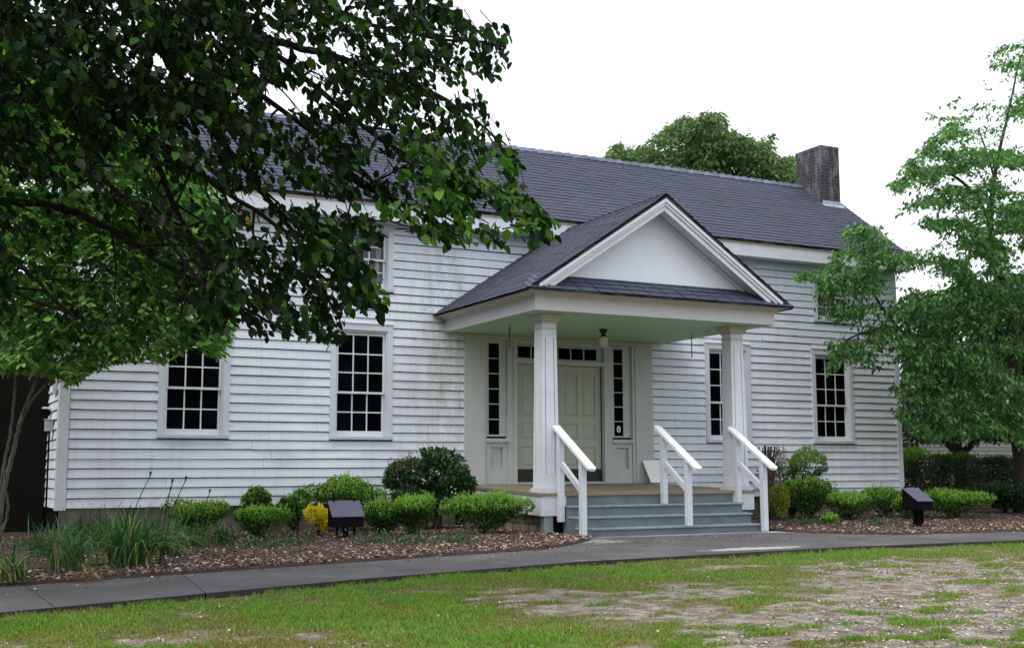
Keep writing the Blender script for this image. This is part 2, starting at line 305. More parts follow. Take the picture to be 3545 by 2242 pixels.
# ------------------------------------------------------------------ object helpers
def tag(o, label=None, cat=None, group=None, kind=None):
    if label: o['label'] = label
    if cat: o['category'] = cat
    if group: o['group'] = group
    if kind: o['kind'] = kind
    return o
def empty(name, loc, label, cat, group=None):
    o = bpy.data.objects.new(name, None); COL.objects.link(o); o.location = loc; o.empty_display_size = .2
    return tag(o, label, cat, group)
def link(name, me, parent=None, base=None, smooth=False):
    """meshes are given in world space; parent and base shift them so every child sits under its thing"""
    o = bpy.data.objects.new(name, me); COL.objects.link(o)
    off = Vector((0, 0, 0))
    if parent is not None:
        p = parent
        while p is not None: off += p.location; p = p.parent
        o.parent = parent
    elif base is not None:
        off = Vector(base); o.location = off
    if off.length > 0: me.transform(Matrix.Translation(-off))
    if smooth: me.polygons.foreach_set('use_smooth', [True]*len(me.polygons))
    return o
class MB:
    def __init__(s): s.v = []; s.f = []; s.m = []; s.uv = []; s.r = []; s.hasuv = False; s.hasr = False
    def poly(s, pts, mi=0, uv=None, r=None):
        b = len(s.v); s.v += [tuple(p) for p in pts]; s.f.append(tuple(range(b, b+len(pts)))); s.m.append(mi)
        if uv: s.hasuv = True
        s.uv += list(uv) if uv else [(0, 0)]*len(pts)
        if r is not None: s.hasr = True
        s.r += [r or 0.0]*len(pts)
    def box(s, x0, x1, y0, y1, z0, z1, mi=0):
        x0, x1 = min(x0, x1), max(x0, x1); y0, y1 = min(y0, y1), max(y0, y1); z0, z1 = min(z0, z1), max(z0, z1)
        P = [(x0, y0, z0), (x1, y0, z0), (x1, y1, z0), (x0, y1, z0), (x0, y0, z1), (x1, y0, z1), (x1, y1, z1), (x0, y1, z1)]
        s.hexa(P, mi)
    def hexa(s, P, mi=0):
        b = len(s.v); s.v += [tuple(p) for p in P]
        for q in ((3, 2, 1, 0), (4, 5, 6, 7), (0, 1, 5, 4), (1, 2, 6, 5), (2, 3, 7, 6), (3, 0, 4, 7)):
            s.f.append(tuple(b+i for i in q)); s.m.append(mi)
        # uv by face plane
        s.uvbox = True
        for q in ((3, 2, 1, 0), (4, 5, 6, 7), (0, 1, 5, 4), (1, 2, 6, 5), (2, 3, 7, 6), (3, 0, 4, 7)):
            p = [np.array(P[i]) for i in q]; nn = np.abs(np.cross(p[1]-p[0], p[2]-p[0]))
            k = int(np.argmax(nn)); a, c = [(1, 2), (0, 2), (0, 1)][k]
            s.uv += [(x[a], x[c]) for x in p]; s.r += [0.0]*4
    def ngonprism(s, cx, cy, z0, z1, r0, r1, n=16, mi=0, cap=True):
        A = [2*math.pi*i/n for i in range(n)]
        lo = [(cx+r0*math.cos(a), cy+r0*math.sin(a), z0) for a in A]; hi = [(cx+r1*math.cos(a), cy+r1*math.sin(a), z1) for a in A]
        for i in range(n):
            j = (i+1) % n; s.poly([lo[i], lo[j], hi[j], hi[i]], mi)
        if cap: s.poly(lo[::-1], mi); s.poly(hi, mi)
    def bar(s, a, b, w, h, mi=0, up=(0, 0, 1)):
        """rectangular bar from a to b, w across and h in the up direction"""
        a = np.array(a, float); b = np.array(b, float); d = (b-a)/np.linalg.norm(b-a)
        sd = np.cross(d, up); sd /= np.linalg.norm(sd); u = np.cross(sd, d)
        P = []
        for p, zz in ((a, -1), (a, 1)): pass
        c = lambda p, i, j: p + sd*w/2*i + u*h/2*j
        s.hexa([c(a, -1, -1), c(b, -1, -1), c(b, 1, -1), c(a, 1, -1), c(a, -1, 1), c(b, -1, 1), c(b, 1, 1), c(a, 1, 1)], mi)
    def build(s, name, mats, parent=None, base=None, bevel=0, smooth=False):
        me = bpy.data.meshes.new(name); me.from_pydata([tuple(map(float, v)) for v in s.v], [], s.f)
        mats = mats if isinstance(mats, (list, tuple)) else [mats]
        for k in mats: me.materials.append(M[k])
        me.polygons.foreach_set('material_index', s.m)
        if len(s.uv) == len(me.loops):
            ul = me.uv_layers.new(name='uv'); ul.data.foreach_set('uv', np.array(s.uv, dtype=np.float32).ravel())
        if s.hasr and len(s.r) == len(s.v):
            a = me.attributes.new('rnd', 'FLOAT', 'POINT'); a.data.foreach_set('value', np.array(s.r, dtype=np.float32))
        me.update()
        o = link(name, me, parent, base, smooth)
        if bevel:
            bv = o.modifiers.new('bevel', 'BEVEL'); bv.width = bevel; bv.segments = 2; bv.limit_method = 'ANGLE'
        return o
def npmesh(name, V, F, matname, parent=None, base=None, rnd=None, smooth=False, extra=None):
    V = np.asarray(V, np.float32); F = np.asarray(F, np.int32); k = F.shape[1]
    me = bpy.data.meshes.new(name); me.vertices.add(len(V)); me.vertices.foreach_set('co', V.ravel())
    me.loops.add(F.size); me.loops.foreach_set('vertex_index', F.ravel())
    me.polygons.add(len(F)); me.polygons.foreach_set('loop_start', np.arange(0, F.size, k, dtype=np.int32))
    me.materials.append(M[matname]); me.update(calc_edges=True)
    if rnd is not None:
        a = me.attributes.new('rnd', 'FLOAT', 'POINT'); a.data.foreach_set('value', np.asarray(rnd, np.float32))
    for kk, vv in (extra or {}).items():
        a = me.attributes.new(kk, 'FLOAT', 'POINT'); a.data.foreach_set('value', np.asarray(vv, np.float32))
    return link(name, me, parent, base, smooth)
def unit(a): return a/np.maximum(np.linalg.norm(a, axis=-1, keepdims=True), 1e-9)
def leaves(name, P, A, N, s, wr, matname, parent, rs, fold=.12, rnd=None):
    """a crown: one small folded ovate blade per leaf. P base, A along, N face normal"""
    n_ = len(P); A = unit(A); B = unit(np.cross(N, A)); N = np.cross(A, B)
    s = np.broadcast_to(np.asarray(s, float), (n_,))[:, None]; w = s*wr
    c = rs.uniform(-.25, .1, (n_, 1))
    V = np.stack([P, P+A*s*.32+B*w*.5+N*w*fold, P+A*s*.72+B*w*.36+N*(w*fold+s*c*.3), P+A*s+N*s*c*.6,
                  P+A*s*.72-B*w*.36+N*(w*fold+s*c*.3), P+A*s*.32-B*w*.5+N*w*fold], 1).reshape(-1, 3)
    b = np.arange(n_)[:, None]*6
    F = np.concatenate([b+np.array([[0, 1, 2, 3]]), b+np.array([[0, 3, 4, 5]])], 1).reshape(-1, 4)
    rnd = rs.rand(n_) if rnd is None else rnd
    return npmesh(name, V, F, matname, parent, rnd=np.repeat(rnd, 6))
class Tubes:
    def __init__(s): s.V = []; s.F = []; s.n = 0
    def add(s, pts, rad, k=6):
        pts = np.array(pts, float); rad = np.broadcast_to(np.asarray(rad, float), (len(pts),))
        t = np.gradient(pts, axis=0); t = unit(t)
        ref = np.array([0, 0, 1.]) if abs(t[0][2]) < .9 else np.array([1., 0, 0])
        a = unit(np.cross(t, ref)); b = np.cross(t, a)
        an = np.arange(k)*2*math.pi/k
        ring = pts[:, None]+rad[:, None, None]*(np.cos(an)[None, :, None]*a[:, None]+np.sin(an)[None, :, None]*b[:, None])
        m_ = len(pts); idx = np.arange(m_*k).reshape(m_, k)+s.n
        q = np.stack([idx[:-1], np.roll(idx[:-1], -1, 1), np.roll(idx[1:], -1, 1), idx[1:]], -1).reshape(-1, 4)
        s.V.append(ring.reshape(-1, 3)); s.F.append(q); s.n += m_*k
    def build(s, name, matname, parent=None, base=None):
        return npmesh(name, np.concatenate(s.V), np.concatenate(s.F), matname, parent, base, smooth=True)
def curve(pts, n_=8, wob=0, rs=R):
    """smooth path through control points"""
    pts = np.array(pts, float); t = np.linspace(0, len(pts)-1, n_*(len(pts)-1)+1); out = []
    for x in t:
        i = min(int(x), len(pts)-2); f = x-i
        p0 = pts[max(i-1, 0)]; p1 = pts[i]; p2 = pts[i+1]; p3 = pts[min(i+2, len(pts)-1)]
        out.append(.5*((2*p1)+(-p0+p2)*f+(2*p0-5*p1+4*p2-p3)*f*f+(-p0+3*p1-3*p2+p3)*f**3))
    out = np.array(out)
    if wob: out[1:-1] += rs.normal(0, wob, (len(out)-2, 3))
    return out
def vnoise(x, y, seed=0):
    x = np.asarray(x, float); y = np.asarray(y, float)
    def h(i, j):
        q = np.sin(i*127.1+j*311.7+seed*74.7)*43758.5453; return q-np.floor(q)
    i = np.floor(x); j = np.floor(y); f = x-i; g = y-j; f = f*f*(3-2*f); g = g*g*(3-2*g)
    return (h(i, j)*(1-f)+h(i+1, j)*f)*(1-g)+(h(i, j+1)*(1-f)+h(i+1, j+1)*f)*g
def fbm(x, y, seed=0, o=4):
    s = 0; a = .5; t = 0
    for k in range(o): s = s+a*vnoise(x*2**k, y*2**k, seed+k*13); t += a; a *= .55
    return s/t
def inpoly(px, py, poly):
    poly = np.array(poly, float); inside = np.zeros(len(px), bool); j = len(poly)-1
    for i in range(len(poly)):
        xi, yi = poly[i]; xj, yj = poly[j]
        c = ((yi > py) != (yj > py)) & (px < (xj-xi)*(py-yi)/(yj-yi+1e-12)+xi); inside ^= c; j = i
    return inside

# ------------------------------------------------------------------ ground, path, bed
GZ = .255; PZ = .30
near = [at(u, v, 2, PZ)[:2] for u, v in ((0, 2118), (1000, 2025), (1300, 1998), (2000, 1943), (2958, 1890), (3100, 1885), (3545, 1868))]
far = [at(u, v, 2, PZ)[:2] for u, v in ((0, 2030), (1000, 1960), (1900, 1899))]
near = [near[0]+(near[0]-near[1])*1.5]+near+[near[-1]+np.array([9, -.4])]
far = [far[0]+(far[0]-far[1])*1.5]+far
farR = [at(u, v, 2, PZ)[:2] for u, v in ((2760, 1846), (3100, 1850), (3545, 1838))]
farR = farR+[farR[-1]+np.array([9, -.4])]
pad = [np.array(p) for p in ((-2.35, -4.62), (-1.75, -3.95), (-1.62, -3.40), (1.72, -3.40), (1.95, -4.0))]
farall = far+pad+farR
nx = np.array([p[0] for p in near]); ny = np.array([p[1] for p in near])
def ynear(x): return np.interp(x, nx, ny)
fx_ = np.array([p[0] for p in far]+[-2.35, -1.75, 1.95]+[p[0] for p in farR]); fy_ = np.array([p[1] for p in far]+[-4.62, -3.95, -4.0]+[p[1] for p in farR])
def yfar(x): return np.interp(x, fx_, fy_)

def ell(u, v, du, dv, x, y, soft=.35):
    """a bare patch of ground, given where it lies"""
    c = at(u, v, 2, GZ); e1 = at(u+du, v, 2, GZ)-c; e2 = at(u, v-dv, 2, GZ)-c
    A = np.array([[e1[0], e2[0]], [e1[1], e2[1]]]); Ai = np.linalg.inv(A)
    q = Ai @ np.stack([(x-c[0]).ravel(), (y-c[1]).ravel()]); r = np.sqrt((q**2).sum(0)).reshape(np.shape(x))
    return np.clip((1+soft-r)/(2*soft), 0, 1)
def masks(x, y):
    b = .25+.75*fbm(x*.9, y*.9, 3)
    n2 = fbm(x*2.6, y*2.6, 9)
    g = np.clip(.62+.16*np.clip((-5.2-x)/1.5, 0, 1)+(fbm(x*.7, y*.7, 5)-.5)*1.0+(n2-.5)*1.1, 0, 1)
    bare = np.zeros(np.shape(x)); grav = np.zeros(np.shape(x))
    for u, v, du, dv, a in ((1900, 2075, 330, 32, 1), (1750, 2045, 330, 12, .6), (2350, 2050, 230, 26, .9), (2250, 2120, 450, 30, .75), (3150, 2180, 720, 115, 1), (2700, 2240, 500, 60, .9), (3350, 2080, 330, 70, .8),
                            (3130, 1965, 300, 38, 1), (3400, 1960, 300, 40, .8), (2500, 2030, 160, 20, .6), (330, 2222, 330, 20, .8), (150, 2240, 260, 20, .8), (640, 2130, 120, 10, .55), (430, 2205, 130, 12, .6), (1330, 2015, 60, 14, .6), (1450, 2150, 120, 12, .5), (1100, 2200, 90, 12, .45)):
        bare = np.maximum(bare, a*ell(u, v, du, dv, x, y))
    for u, v, du, dv, a in ((3120, 1962, 330, 36, 1), (3400, 1965, 260, 40, 1), (3250, 2150, 520, 130, .8), (2800, 2200, 400, 50, .5)):
        grav = np.maximum(grav, a*ell(u, v, du, dv, x, y))
    n3 = fbm(x*4.5, y*7.5, 15)
    g = np.clip(g-bare*(.74-1.1*np.clip((n3-.46)*3.2, -.2, 1)), 0, 1)
    edge = np.clip(1-np.abs(y-ynear(x)+.25)/.45, 0, 1)
    g = np.maximum(g, edge*(.75*(n2 > .38)))
    return g, grav
xs = np.concatenate([[-400, -150, -60, -30, -20], np.linspace(-14, 9, 231), [12, 16, 22, 30, 60, 150, 400]])
ys = np.concatenate([[-400, -150, -60, -30, -20], np.linspace(-15, -4, 141), [-2, 0, 3, 8, 20, 60, 150, 400]])
X, Y = np.meshgrid(xs, ys); g_, gr_ = masks(X, Y)
fine = (X > -15) & (X < 10) & (Y > -16) & (Y < -3)
Z = GZ+np.where(fine, (fbm(X*1.7, Y*1.7, 21)-.5)*.035, 0)
onpath = (Y > ynear(X)-.02) & fine; Z = np.where((Y > ynear(X)+.05), GZ-.01, Z)
idx = np.arange(X.size).reshape(X.shape)
F = np.stack([idx[:-1, :-1], idx[:-1, 1:], idx[1:, 1:], idx[1:, :-1]], -1).reshape(-1, 4)
o = npmesh('ground', np.stack([X, Y, Z], -1).reshape(-1, 3), F, 'ground', extra={'green': g_.ravel(), 'gravel': gr_.ravel()}, smooth=True)
tag(o, kind='structure')

# path: slabs with tooled joints, standing a few centimetres over the lawn
b = MB()
def path_poly(pl):
    b.poly([(p[0], p[1], PZ) for p in pl], 0)
NEARX = np.array([p[0] for p in near]); Ltot = None
# parametrise both edges left of the steps and lay slabs between matching stations
nl = curve([(*p, 0) for p in near[:5]], 10)[:, :2]; fl = curve([(*p, 0) for p in far], 10)[:, :2]
def arc(P, t):
    d = np.concatenate([[0], np.cumsum(np.linalg.norm(np.diff(P, axis=0), axis=1))]); s_ = t*d[-1]
    return np.array([np.interp(s_, d, P[:, 0]), np.interp(s_, d, P[:, 1])])
def near_at(x): return np.array([x, ynear(x)])
joints = [(-13.5, -13.6), (-11.2, -11.3)]
j1 = (at(170, 2083, 2, PZ), at(90, 2030, 2, PZ)); j2 = (at(712, 2052, 2, PZ), at(640, 1990, 2, PZ))
st = [(near[0], far[0])]
st += [((j1[0][0]-2.3, ynear(j1[0][0]-2.3)), (j1[1][0]-2.3, yfar(j1[1][0]-2.3)))]
st += [((j1[0][0], ynear(j1[0][0])), (j1[1][0], yfar(j1[1][0]))), ((j2[0][0], ynear(j2[0][0])), (j2[1][0], yfar(j2[1][0])))]
for xx in (-5.6,): st.append(((xx-.15, ynear(xx-.15)), (xx+.25, yfar(xx+.25))))
st = [(np.array(a)[:2], np.array(c)[:2]) for a, c in st]
st[-1] = (near_at(-3.5), np.array([-3.2, yfar(-3.2)]))
def slab(pl, gap=.012, top=PZ):
    pl = [np.array(p, float) for p in pl]; c = sum(pl)/len(pl)
    b.poly([(p[0], p[1], top) for p in pl], 0)
    for i in range(len(pl)):
        p, q = pl[i], pl[(i+1) % len(pl)]
        b.poly([(p[0], p[1], top), (p[0], p[1], .1), (q[0], q[1], .1), (q[0], q[1], top)], 1)
for i in range(len(st)-1):
    (a0, a1), (b0, b1) = st[i], st[i+1]
    d = unit(b0-a0)*.005; e = unit(b1-a1)*.005
    xsn = [x for x in nx if a0[0]+.05 < x < b0[0]-.05]; xsf = [x for x in fx_ if a1[0]+.05 < x < b1[0]-.05]
    slab([a0+d]+[near_at(x) for x in xsn]+[b0-d, b1-e]+[np.array([x, yfar(x)]) for x in xsf[::-1]]+[a1+e])
# the middle slab in front of the steps and the run off to the right
mx = 2.1
slab([near_at(-3.49), *[near_at(x) for x in nx if -3.45 < x < mx-.1], near_at(mx), np.array([mx, yfar(mx)]), pad[4], pad[3], pad[2], pad[1], pad[0], np.array([-3.19, yfar(-3.19)])])
slab([near_at(mx+.02), *[near_at(x) for x in nx if x > mx+.1], *[np.array([x, yfar(x)]) for x in fx_[::-1] if x > mx+.1], np.array([mx+.02, yfar(mx+.02)])])
o = b.build('path', ['path', 'pathedge']); tag(o, kind='structure')
# planting bed
def bed(name, x0, x1, y1, nxs, nys, seed):
    gx = np.linspace(x0, x1, nxs); t = np.linspace(0, 1, nys)
    V = []
    for x in gx:
        ya = yfar(x)-.03
        for q in t:
            yy = ya+(y1-ya)*q
            V.append((x, yy, .302+.04*min(1, q*nys/6)+(fbm(x*3, yy*3, seed)-.5)*.03*(q > 0)))
    V = np.array(V); i = np.arange(len(V)).reshape(nxs, nys)
    F = np.stack([i[:-1, :-1], i[1:, :-1], i[1:, 1:], i[:-1, 1:]], -1).reshape(-1, 4)
    o = npmesh(name, V, F, 'mulch', smooth=True); tag(o, kind='structure'); return o
bed('mulch_ground', -14, -1.9, 1.6, 100, 46, 31)
bed('mulch_ground', 1.75, 16, 3.0, 100, 46, 32)

# ------------------------------------------------------------------ the house
XL, XR, YB = -8.10, 7.96, 4.28
house = empty('farmhouse', (0, 0, 0.3), 'long white clapboard farmhouse with grey shingle roof and columned front porch', 'house')
E_ = .14; Z0 = 1.70
SB = .72        # bottom of the lowest board
def clap(b, x0, x1, za, zb, holes, seed, tf, ztop=None, step=.45):
    """lapped boards between x0 and x1; tf(x, out, z) gives the point, holes are (xa, xb, za, zb)"""
    rs = np.random.RandomState(seed); k0 = int(math.floor((za-Z0)/E_+1e-6)); z = Z0+k0*E_; k = k0
    while z < zb-1e-6:
        lo = max(z, za); hi = min(z+E_, zb)
        segs = [(x0, x1)]; extra = []
        for (xa, xb, ha, hb) in holes:
            if hb > lo+.01 and ha < hi-.01:
                if hb < hi-.02: extra.append((xa+.002, xb-.002, hb+.003, hi))
                if ha > lo+.02: extra.append((xa+.002, xb-.002, lo, ha-.003))
        for (xa, xb, ha, hb) in holes:
            if hb > lo+.01 and ha < hi-.01:
                ns = []
                for s0, s1 in segs:
                    if xb <= s0 or xa >= s1: ns.append((s0, s1)); continue
                    if xa > s0: ns.append((s0, xa))
                    if xb < s1: ns.append((xb, s1))
                segs = ns
        if ztop:
            ns = []
            for s0, s1 in segs:
                t0, t1 = ztop(hi); s0, s1 = max(s0, t0), min(s1, t1)
                if s1 > s0+.02: ns.append((s0, s1))
            segs = ns
        for s0, s1, lo_, hi_ in [(a_, b_, lo, hi) for a_, b_ in segs]+extra:
            cuts = [s0]; x = s0+rs.uniform(1.2, 4.2)
            while x < s1-.6: cuts.append(x); x += rs.uniform(2.4, 4.8)
            cuts.append(s1)
            for c0, c1 in zip(cuts[:-1], cuts[1:]):
                m_ = max(1, int((c1-c0)/step)); g = np.linspace(c0+(.0015 if c0 != s0 else 0), c1-(.0015 if c1 != s1 else 0), m_+1)
                dz = rs.normal(0, .0022)+rs.normal(0, .0016, m_+1); dy = rs.normal(0, .0015, m_+1)+rs.uniform(0, .003)
                for i in range(m_):
                    q = []
                    xa, xb = g[i], g[i+1]
                    b0 = (xa, .026+dy[i], lo_+dz[i]); b1 = (xb, .026+dy[i+1], lo_+dz[i+1])
                    t0 = (xa, .003, hi_+.012); t1 = (xb, .003, hi_+.012)
                    b.poly([tf(*b0), tf(*b1), tf(*t1), tf(*t0)], 0, uv=[(xa, k+.001), (xb, k+.001), (xb, k+.999), (xa, k+.999)])
                    b.poly([tf(xa, 0, lo_+dz[i]), tf(xb, 0, lo_+dz[i+1]), tf(*b1), tf(*b0)], 0, uv=[(xa, k+.5)]*4)
        z += E_; k += 1
WIN = [(-6.24, 1.715, 3.555), (-3.61, 1.715, 3.555), (3.637, 1.715, 3.555), (6.19, 1.715, 3.555)]
UPW = [(-6.24, 4.10, 5.20), (-3.61, 4.10, 5.20), (3.75, 4.10, 5.20), (6.30, 4.10, 5.20)]
holes = [(c-.525, c+.525, a, z) for c, a, z in WIN+UPW]+[(-1.81, 1.92, .5, 3.5)]
bw = MB()
clap(bw, XL+.12, XR-.10, SB, 5.21, holes, 11, lambda x, o_, z: (x, -o_, z))
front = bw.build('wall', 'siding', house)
# end walls and back wall
RY, RZ = 2.14, 7.46; EY, EZ = -.40, 5.52; SLP = (RZ-EZ)/(RY-EY)
def gab(z):
    if z < 5.4: return (0.0, YB)
    h = (RZ-.08-z)/SLP; return (RY-h, RY+h)
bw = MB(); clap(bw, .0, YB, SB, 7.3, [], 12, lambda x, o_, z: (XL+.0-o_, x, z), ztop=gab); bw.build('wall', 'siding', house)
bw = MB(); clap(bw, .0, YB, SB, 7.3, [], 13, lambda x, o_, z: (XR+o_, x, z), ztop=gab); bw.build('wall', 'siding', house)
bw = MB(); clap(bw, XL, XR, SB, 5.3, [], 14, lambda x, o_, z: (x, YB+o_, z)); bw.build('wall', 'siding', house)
# sheathing core behind the boards, with window recesses left as shallow dark reveals
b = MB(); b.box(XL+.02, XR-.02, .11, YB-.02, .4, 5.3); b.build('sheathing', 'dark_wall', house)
# corner boards
b = MB(); b.box(XL-.028, XL+.115, -.032, .0, SB-.03, 5.205); b.box(XL-.030, XL-.002, .002, .11, SB-.03, 5.205); b.build('corner_board', 'trim', house, bevel=.004)
b = MB(); b.box(XR-.10, XR+.028, -.032, .0, SB+.05, 5.205); b.box(XR+.002, XR+.03, .002, .11, SB+.05, 5.205); b.build('corner_board', 'trim', house, bevel=.004)
# foundation
b = MB(); b.box(XL+.04, -1.95, .02, YB-.04, .2, SB+.01); b.build('foundation', 'soil', house)
b = MB(); b.box(2.0, XR-.04, .02, YB-.04, .2, SB+.01); b.build('foundation', 'soil', house)

# cornice: fascia, bed strip, soffit
b = MB()
b.box(XL-.06, XR+.06, EY+.012, EY+.04, 5.20, 5.44, 0)
b.box(XL-.06, XR+.06, EY-.012, EY+.010, 5.435, 5.50, 1)
b.box(XL-.06, XR+.06, EY+.042, -.034, 5.212, 5.235, 0)
b.box(XL+.12, XR-.1, -.034, -.004, 5.14, 5.21, 0)
b.build('cornice', ['trim', 'wood_edge'], house, bevel=.003)

def courses(b, P0, U, S, length, slope, xr=None, exp=.135, tab=.305, th=.012, seed=1, gap=.003):
    """shingle courses laid from the eave up; every tab is its own slightly uneven piece"""
    rs = np.random.RandomState(seed); P0 = np.array(P0, float); U = unit(np.array(U, float)); S = unit(np.array(S, float))
    Nn = np.cross(U, S)
    if Nn[2] < 0: Nn = -Nn
    k = 0; t = 0
    while t < slope-.01:
        t1 = min(t+exp, slope); a0, a1 = (0, length) if xr is None else xr(t/slope)
        x = a0-(tab/2 if k % 2 else 0)-rs.uniform(0, .04)
        band = rs.uniform(-.12, .12)
        while x < a1-.01:
            xa, xb = max(x+gap, a0), min(x+tab-gap, a1)
            if xb > xa+.01:
                h = th+rs.uniform(-.002, .004); d0, d1 = rs.normal(0, .004, 2); r = float(np.clip(.5+band+rs.normal(0, .24), 0, 1))
                p = lambda xx, tt, hh: P0+U*xx+S*tt+Nn*hh
                A_, B_, C_, D_ = p(xa, t+d0-.004, h), p(xb, t+d1-.004, h), p(xb, t1+.03, .001), p(xa, t1+.03, .001)
                b.poly([A_, B_, C_, D_], 0, r=r)
                b.poly([p(xa, t+d0-.004, -.004), p(xb, t+d1-.004, -.004), B_, A_], 1, r=r)
            x += tab
        t = t1; k += 1
RX0, RX1 = XL-.10, XR+.10
b = MB(); sl_ = math.hypot(RY-EY, RZ-EZ)
courses(b, (RX0, EY-.03, EZ-.02), (1, 0, 0), (0, RY-EY, RZ-EZ), RX1-RX0, sl_+.03, seed=5)
courses(b, (RX0, 2*RY-EY, EZ-.0), (1, 0, 0), (0, -(RY-EY), RZ-EZ), RX1-RX0, sl_, seed=6)
# deck under the shingles
for s_ in (1, -1):
    y0, y1 = (EY-.02, RY) if s_ == 1 else (2*RY-EY+.0, RY)
    b.hexa([(RX0+.01, y0, EZ-.065), (RX1-.01, y0, EZ-.065), (RX1-.01, y1, RZ-.05), (RX0+.01, y1, RZ-.05),
            (RX0+.01, y0, EZ-.022), (RX1-.01, y0, EZ-.022), (RX1-.01, y1, RZ-.007), (RX0+.01, y1, RZ-.007)] if s_ == 1 else
           [(RX0+.01, y1, RZ-.05), (RX1-.01, y1, RZ-.05), (RX1-.01, y0, EZ-.065), (RX0+.01, y0, EZ-.065),
            (RX0+.01, y1, RZ-.007), (RX1-.01, y1, RZ-.007), (RX1-.01, y0, EZ-.022), (RX0+.01, y0, EZ-.022)], 1)
roof = b.build('roof', ['shingle', 'shingle_butt'], house)
b = MB(); x = RX0; k = 0
while x < 7.42:
    h = .028+.006*(k % 2); xe = min(x+.32, 7.42)
    for s_ in (1, -1):
        b.poly([(x, RY, RZ+.012), (xe, RY, RZ+h+.018), (xe, RY-s_*.15, RZ+h+.018-.15*SLP), (x, RY-s_*.15, RZ+.012-.15*SLP)][::s_], 0, r=.3+.4*R.rand())
    b.poly([(xe, RY-.15, RZ+h+.018-.15*SLP), (xe, RY, RZ+h+.018), (xe, RY+.15, RZ+h+.018-.15*SLP), (xe, RY, RZ-.02)], 1, r=.2)
    x += .2; k += 1
b.build('ridge_cap', ['shingle', 'shingle_butt'], roof)
# rake boards
for X_ in (XL-.075, XR+.075):
    b = MB()
    for s_ in (1, -1):
        ya = EY+.0 if s_ == 1 else 2*RY-EY; 
        b.hexa([(X_-.014, ya, EZ-.26), (X_+.014, ya, EZ-.26), (X_+.014, RY, RZ-.26), (X_-.014, RY, RZ-.26),
                (X_-.014, ya, EZ-.067), (X_+.014, ya, EZ-.067), (X_+.014, RY, RZ-.052), (X_-.014, RY, RZ-.052)])
    b.build('rake_board', 'trim', house)
# chimney
b = MB(); cx0, cx1, cy0, cy1 = 7.42, 7.93, 1.42, 2.24
b.box(cx0, cx1, cy0, cy1, 6.7, 8.15); b.box(cx0-.003, cx1+.003, cy0-.003, cy1+.003, 8.15, 8.225)
b.box(cx0+.1, cx1-.1, cy0+.15, cy1-.15, 8.2251, 8.24)
ch = b.build('chimney', 'brick', roof, bevel=.006)
b = MB(); zf = lambda y: EZ+SLP*(y-EY)
b.poly([(cx0-.05, cy0-.12, zf(cy0-.12)+.022), (cx1+.03, cy0-.12, zf(cy0-.12)+.022), (cx1+.03, cy0-.001, zf(cy0)+.025), (cx0-.05, cy0-.001, zf(cy0)+.025)])
b.poly([(cx0, cy0-.004, zf(cy0)+.01), (cx1, cy0-.004, zf(cy0)+.01), (cx1, cy0-.004, zf(cy0)+.09), (cx0, cy0-.004, zf(cy0)+.09)])
b.build('flashing', 'flash', ch)

# windows
def window(cx, z0, z1, rows_up, rows_lo, pane='glass', slim=False):
    w = .525; cw = .095
    b = MB()
    b.box(cx-w, cx-w+cw, -.040, .03, z0+.055, z1-.10); b.box(cx+w-cw, cx+w, -.040, .03, z0+.055, z1-.10)
    b.box(cx-w, cx+w, -.042, .03, z1-.10, z1)
    b.box(cx-w-.012, cx+w+.012, -.058, .03, z1+.001, z1+.02)
    # reveal lining
    b.box(cx-w+cw, cx-w+cw+.018, -.012, .10, z0+.06, z1-.10); b.box(cx+w-cw-.018, cx+w-cw, -.012, .10, z0+.06, z1-.10)
    b.box(cx-w+cw+.018, cx+w-cw-.018, -.012, .10, z1-.13, z1-.10)
    wn_ = b.build('window', 'trim', house, bevel=.003)
    b = MB(); b.box(cx-w-.01, cx+w+.01, -.062, .10, z0, z0+.052); b.build('sill', 'trim2', wn_, bevel=.005)
    gx0, gx1 = cx-w+cw+.02, cx+w-cw-.02; gb, gt = z0+.055, z1-.132
    zm = gb+(gt-gb)*(rows_lo*.295+.10)/((rows_lo+rows_up)*.295+.17)
    for nm, a, c, yy, rows, bot, top in (('lower_sash', gb, zm+.02, .066, rows_lo, .085, .035), ('upper_sash', zm-.02, gt, .030, rows_up, .035, .045)):
        b = MB(); s_ = .035
        b.box(gx0, gx0+s_, yy, yy+.03, a, c); b.box(gx1-s_, gx1, yy, yy+.03, a, c)
        b.box(gx0+s_, gx1-s_, yy, yy+.03, a, a+bot); b.box(gx0+s_, gx1-s_, yy, yy+.03, c-top, c)
        ix0, ix1, iz0, iz1 = gx0+s_, gx1-s_, a+bot, c-top
        for i in (1, 2):
            xx = ix0+(ix1-ix0)*i/3; b.box(xx-.010, xx+.010, yy+.003, yy+.028, iz0, iz1)
        for i in range(1, rows):
            zz = iz0+(iz1-iz0)*i/rows; b.box(ix0, ix1, yy+.0052, yy+.026, zz-.010, zz+.010)
        sh = b.build(nm, 'sash', wn_)
        b = MB(); b.box(ix0-.004, ix1+.004, yy+.012, yy+.018, iz0-.004, iz1+.004); b.build('pane', pane, sh)
        if nm == 'upper_sash':
            b = MB(); b.box(cx-.03, cx+.03, yy-.012, yy-.001, a+.004, a+.022); b.build('latch', 'trim', sh)
    return wn_
for c, a, z in WIN: window(c, a, z, 3, 2)
for i, (c, a, z) in enumerate(UPW): window(c, a, z, 2, 2, 'glass_pale' if i in (1, 3) else 'glass')

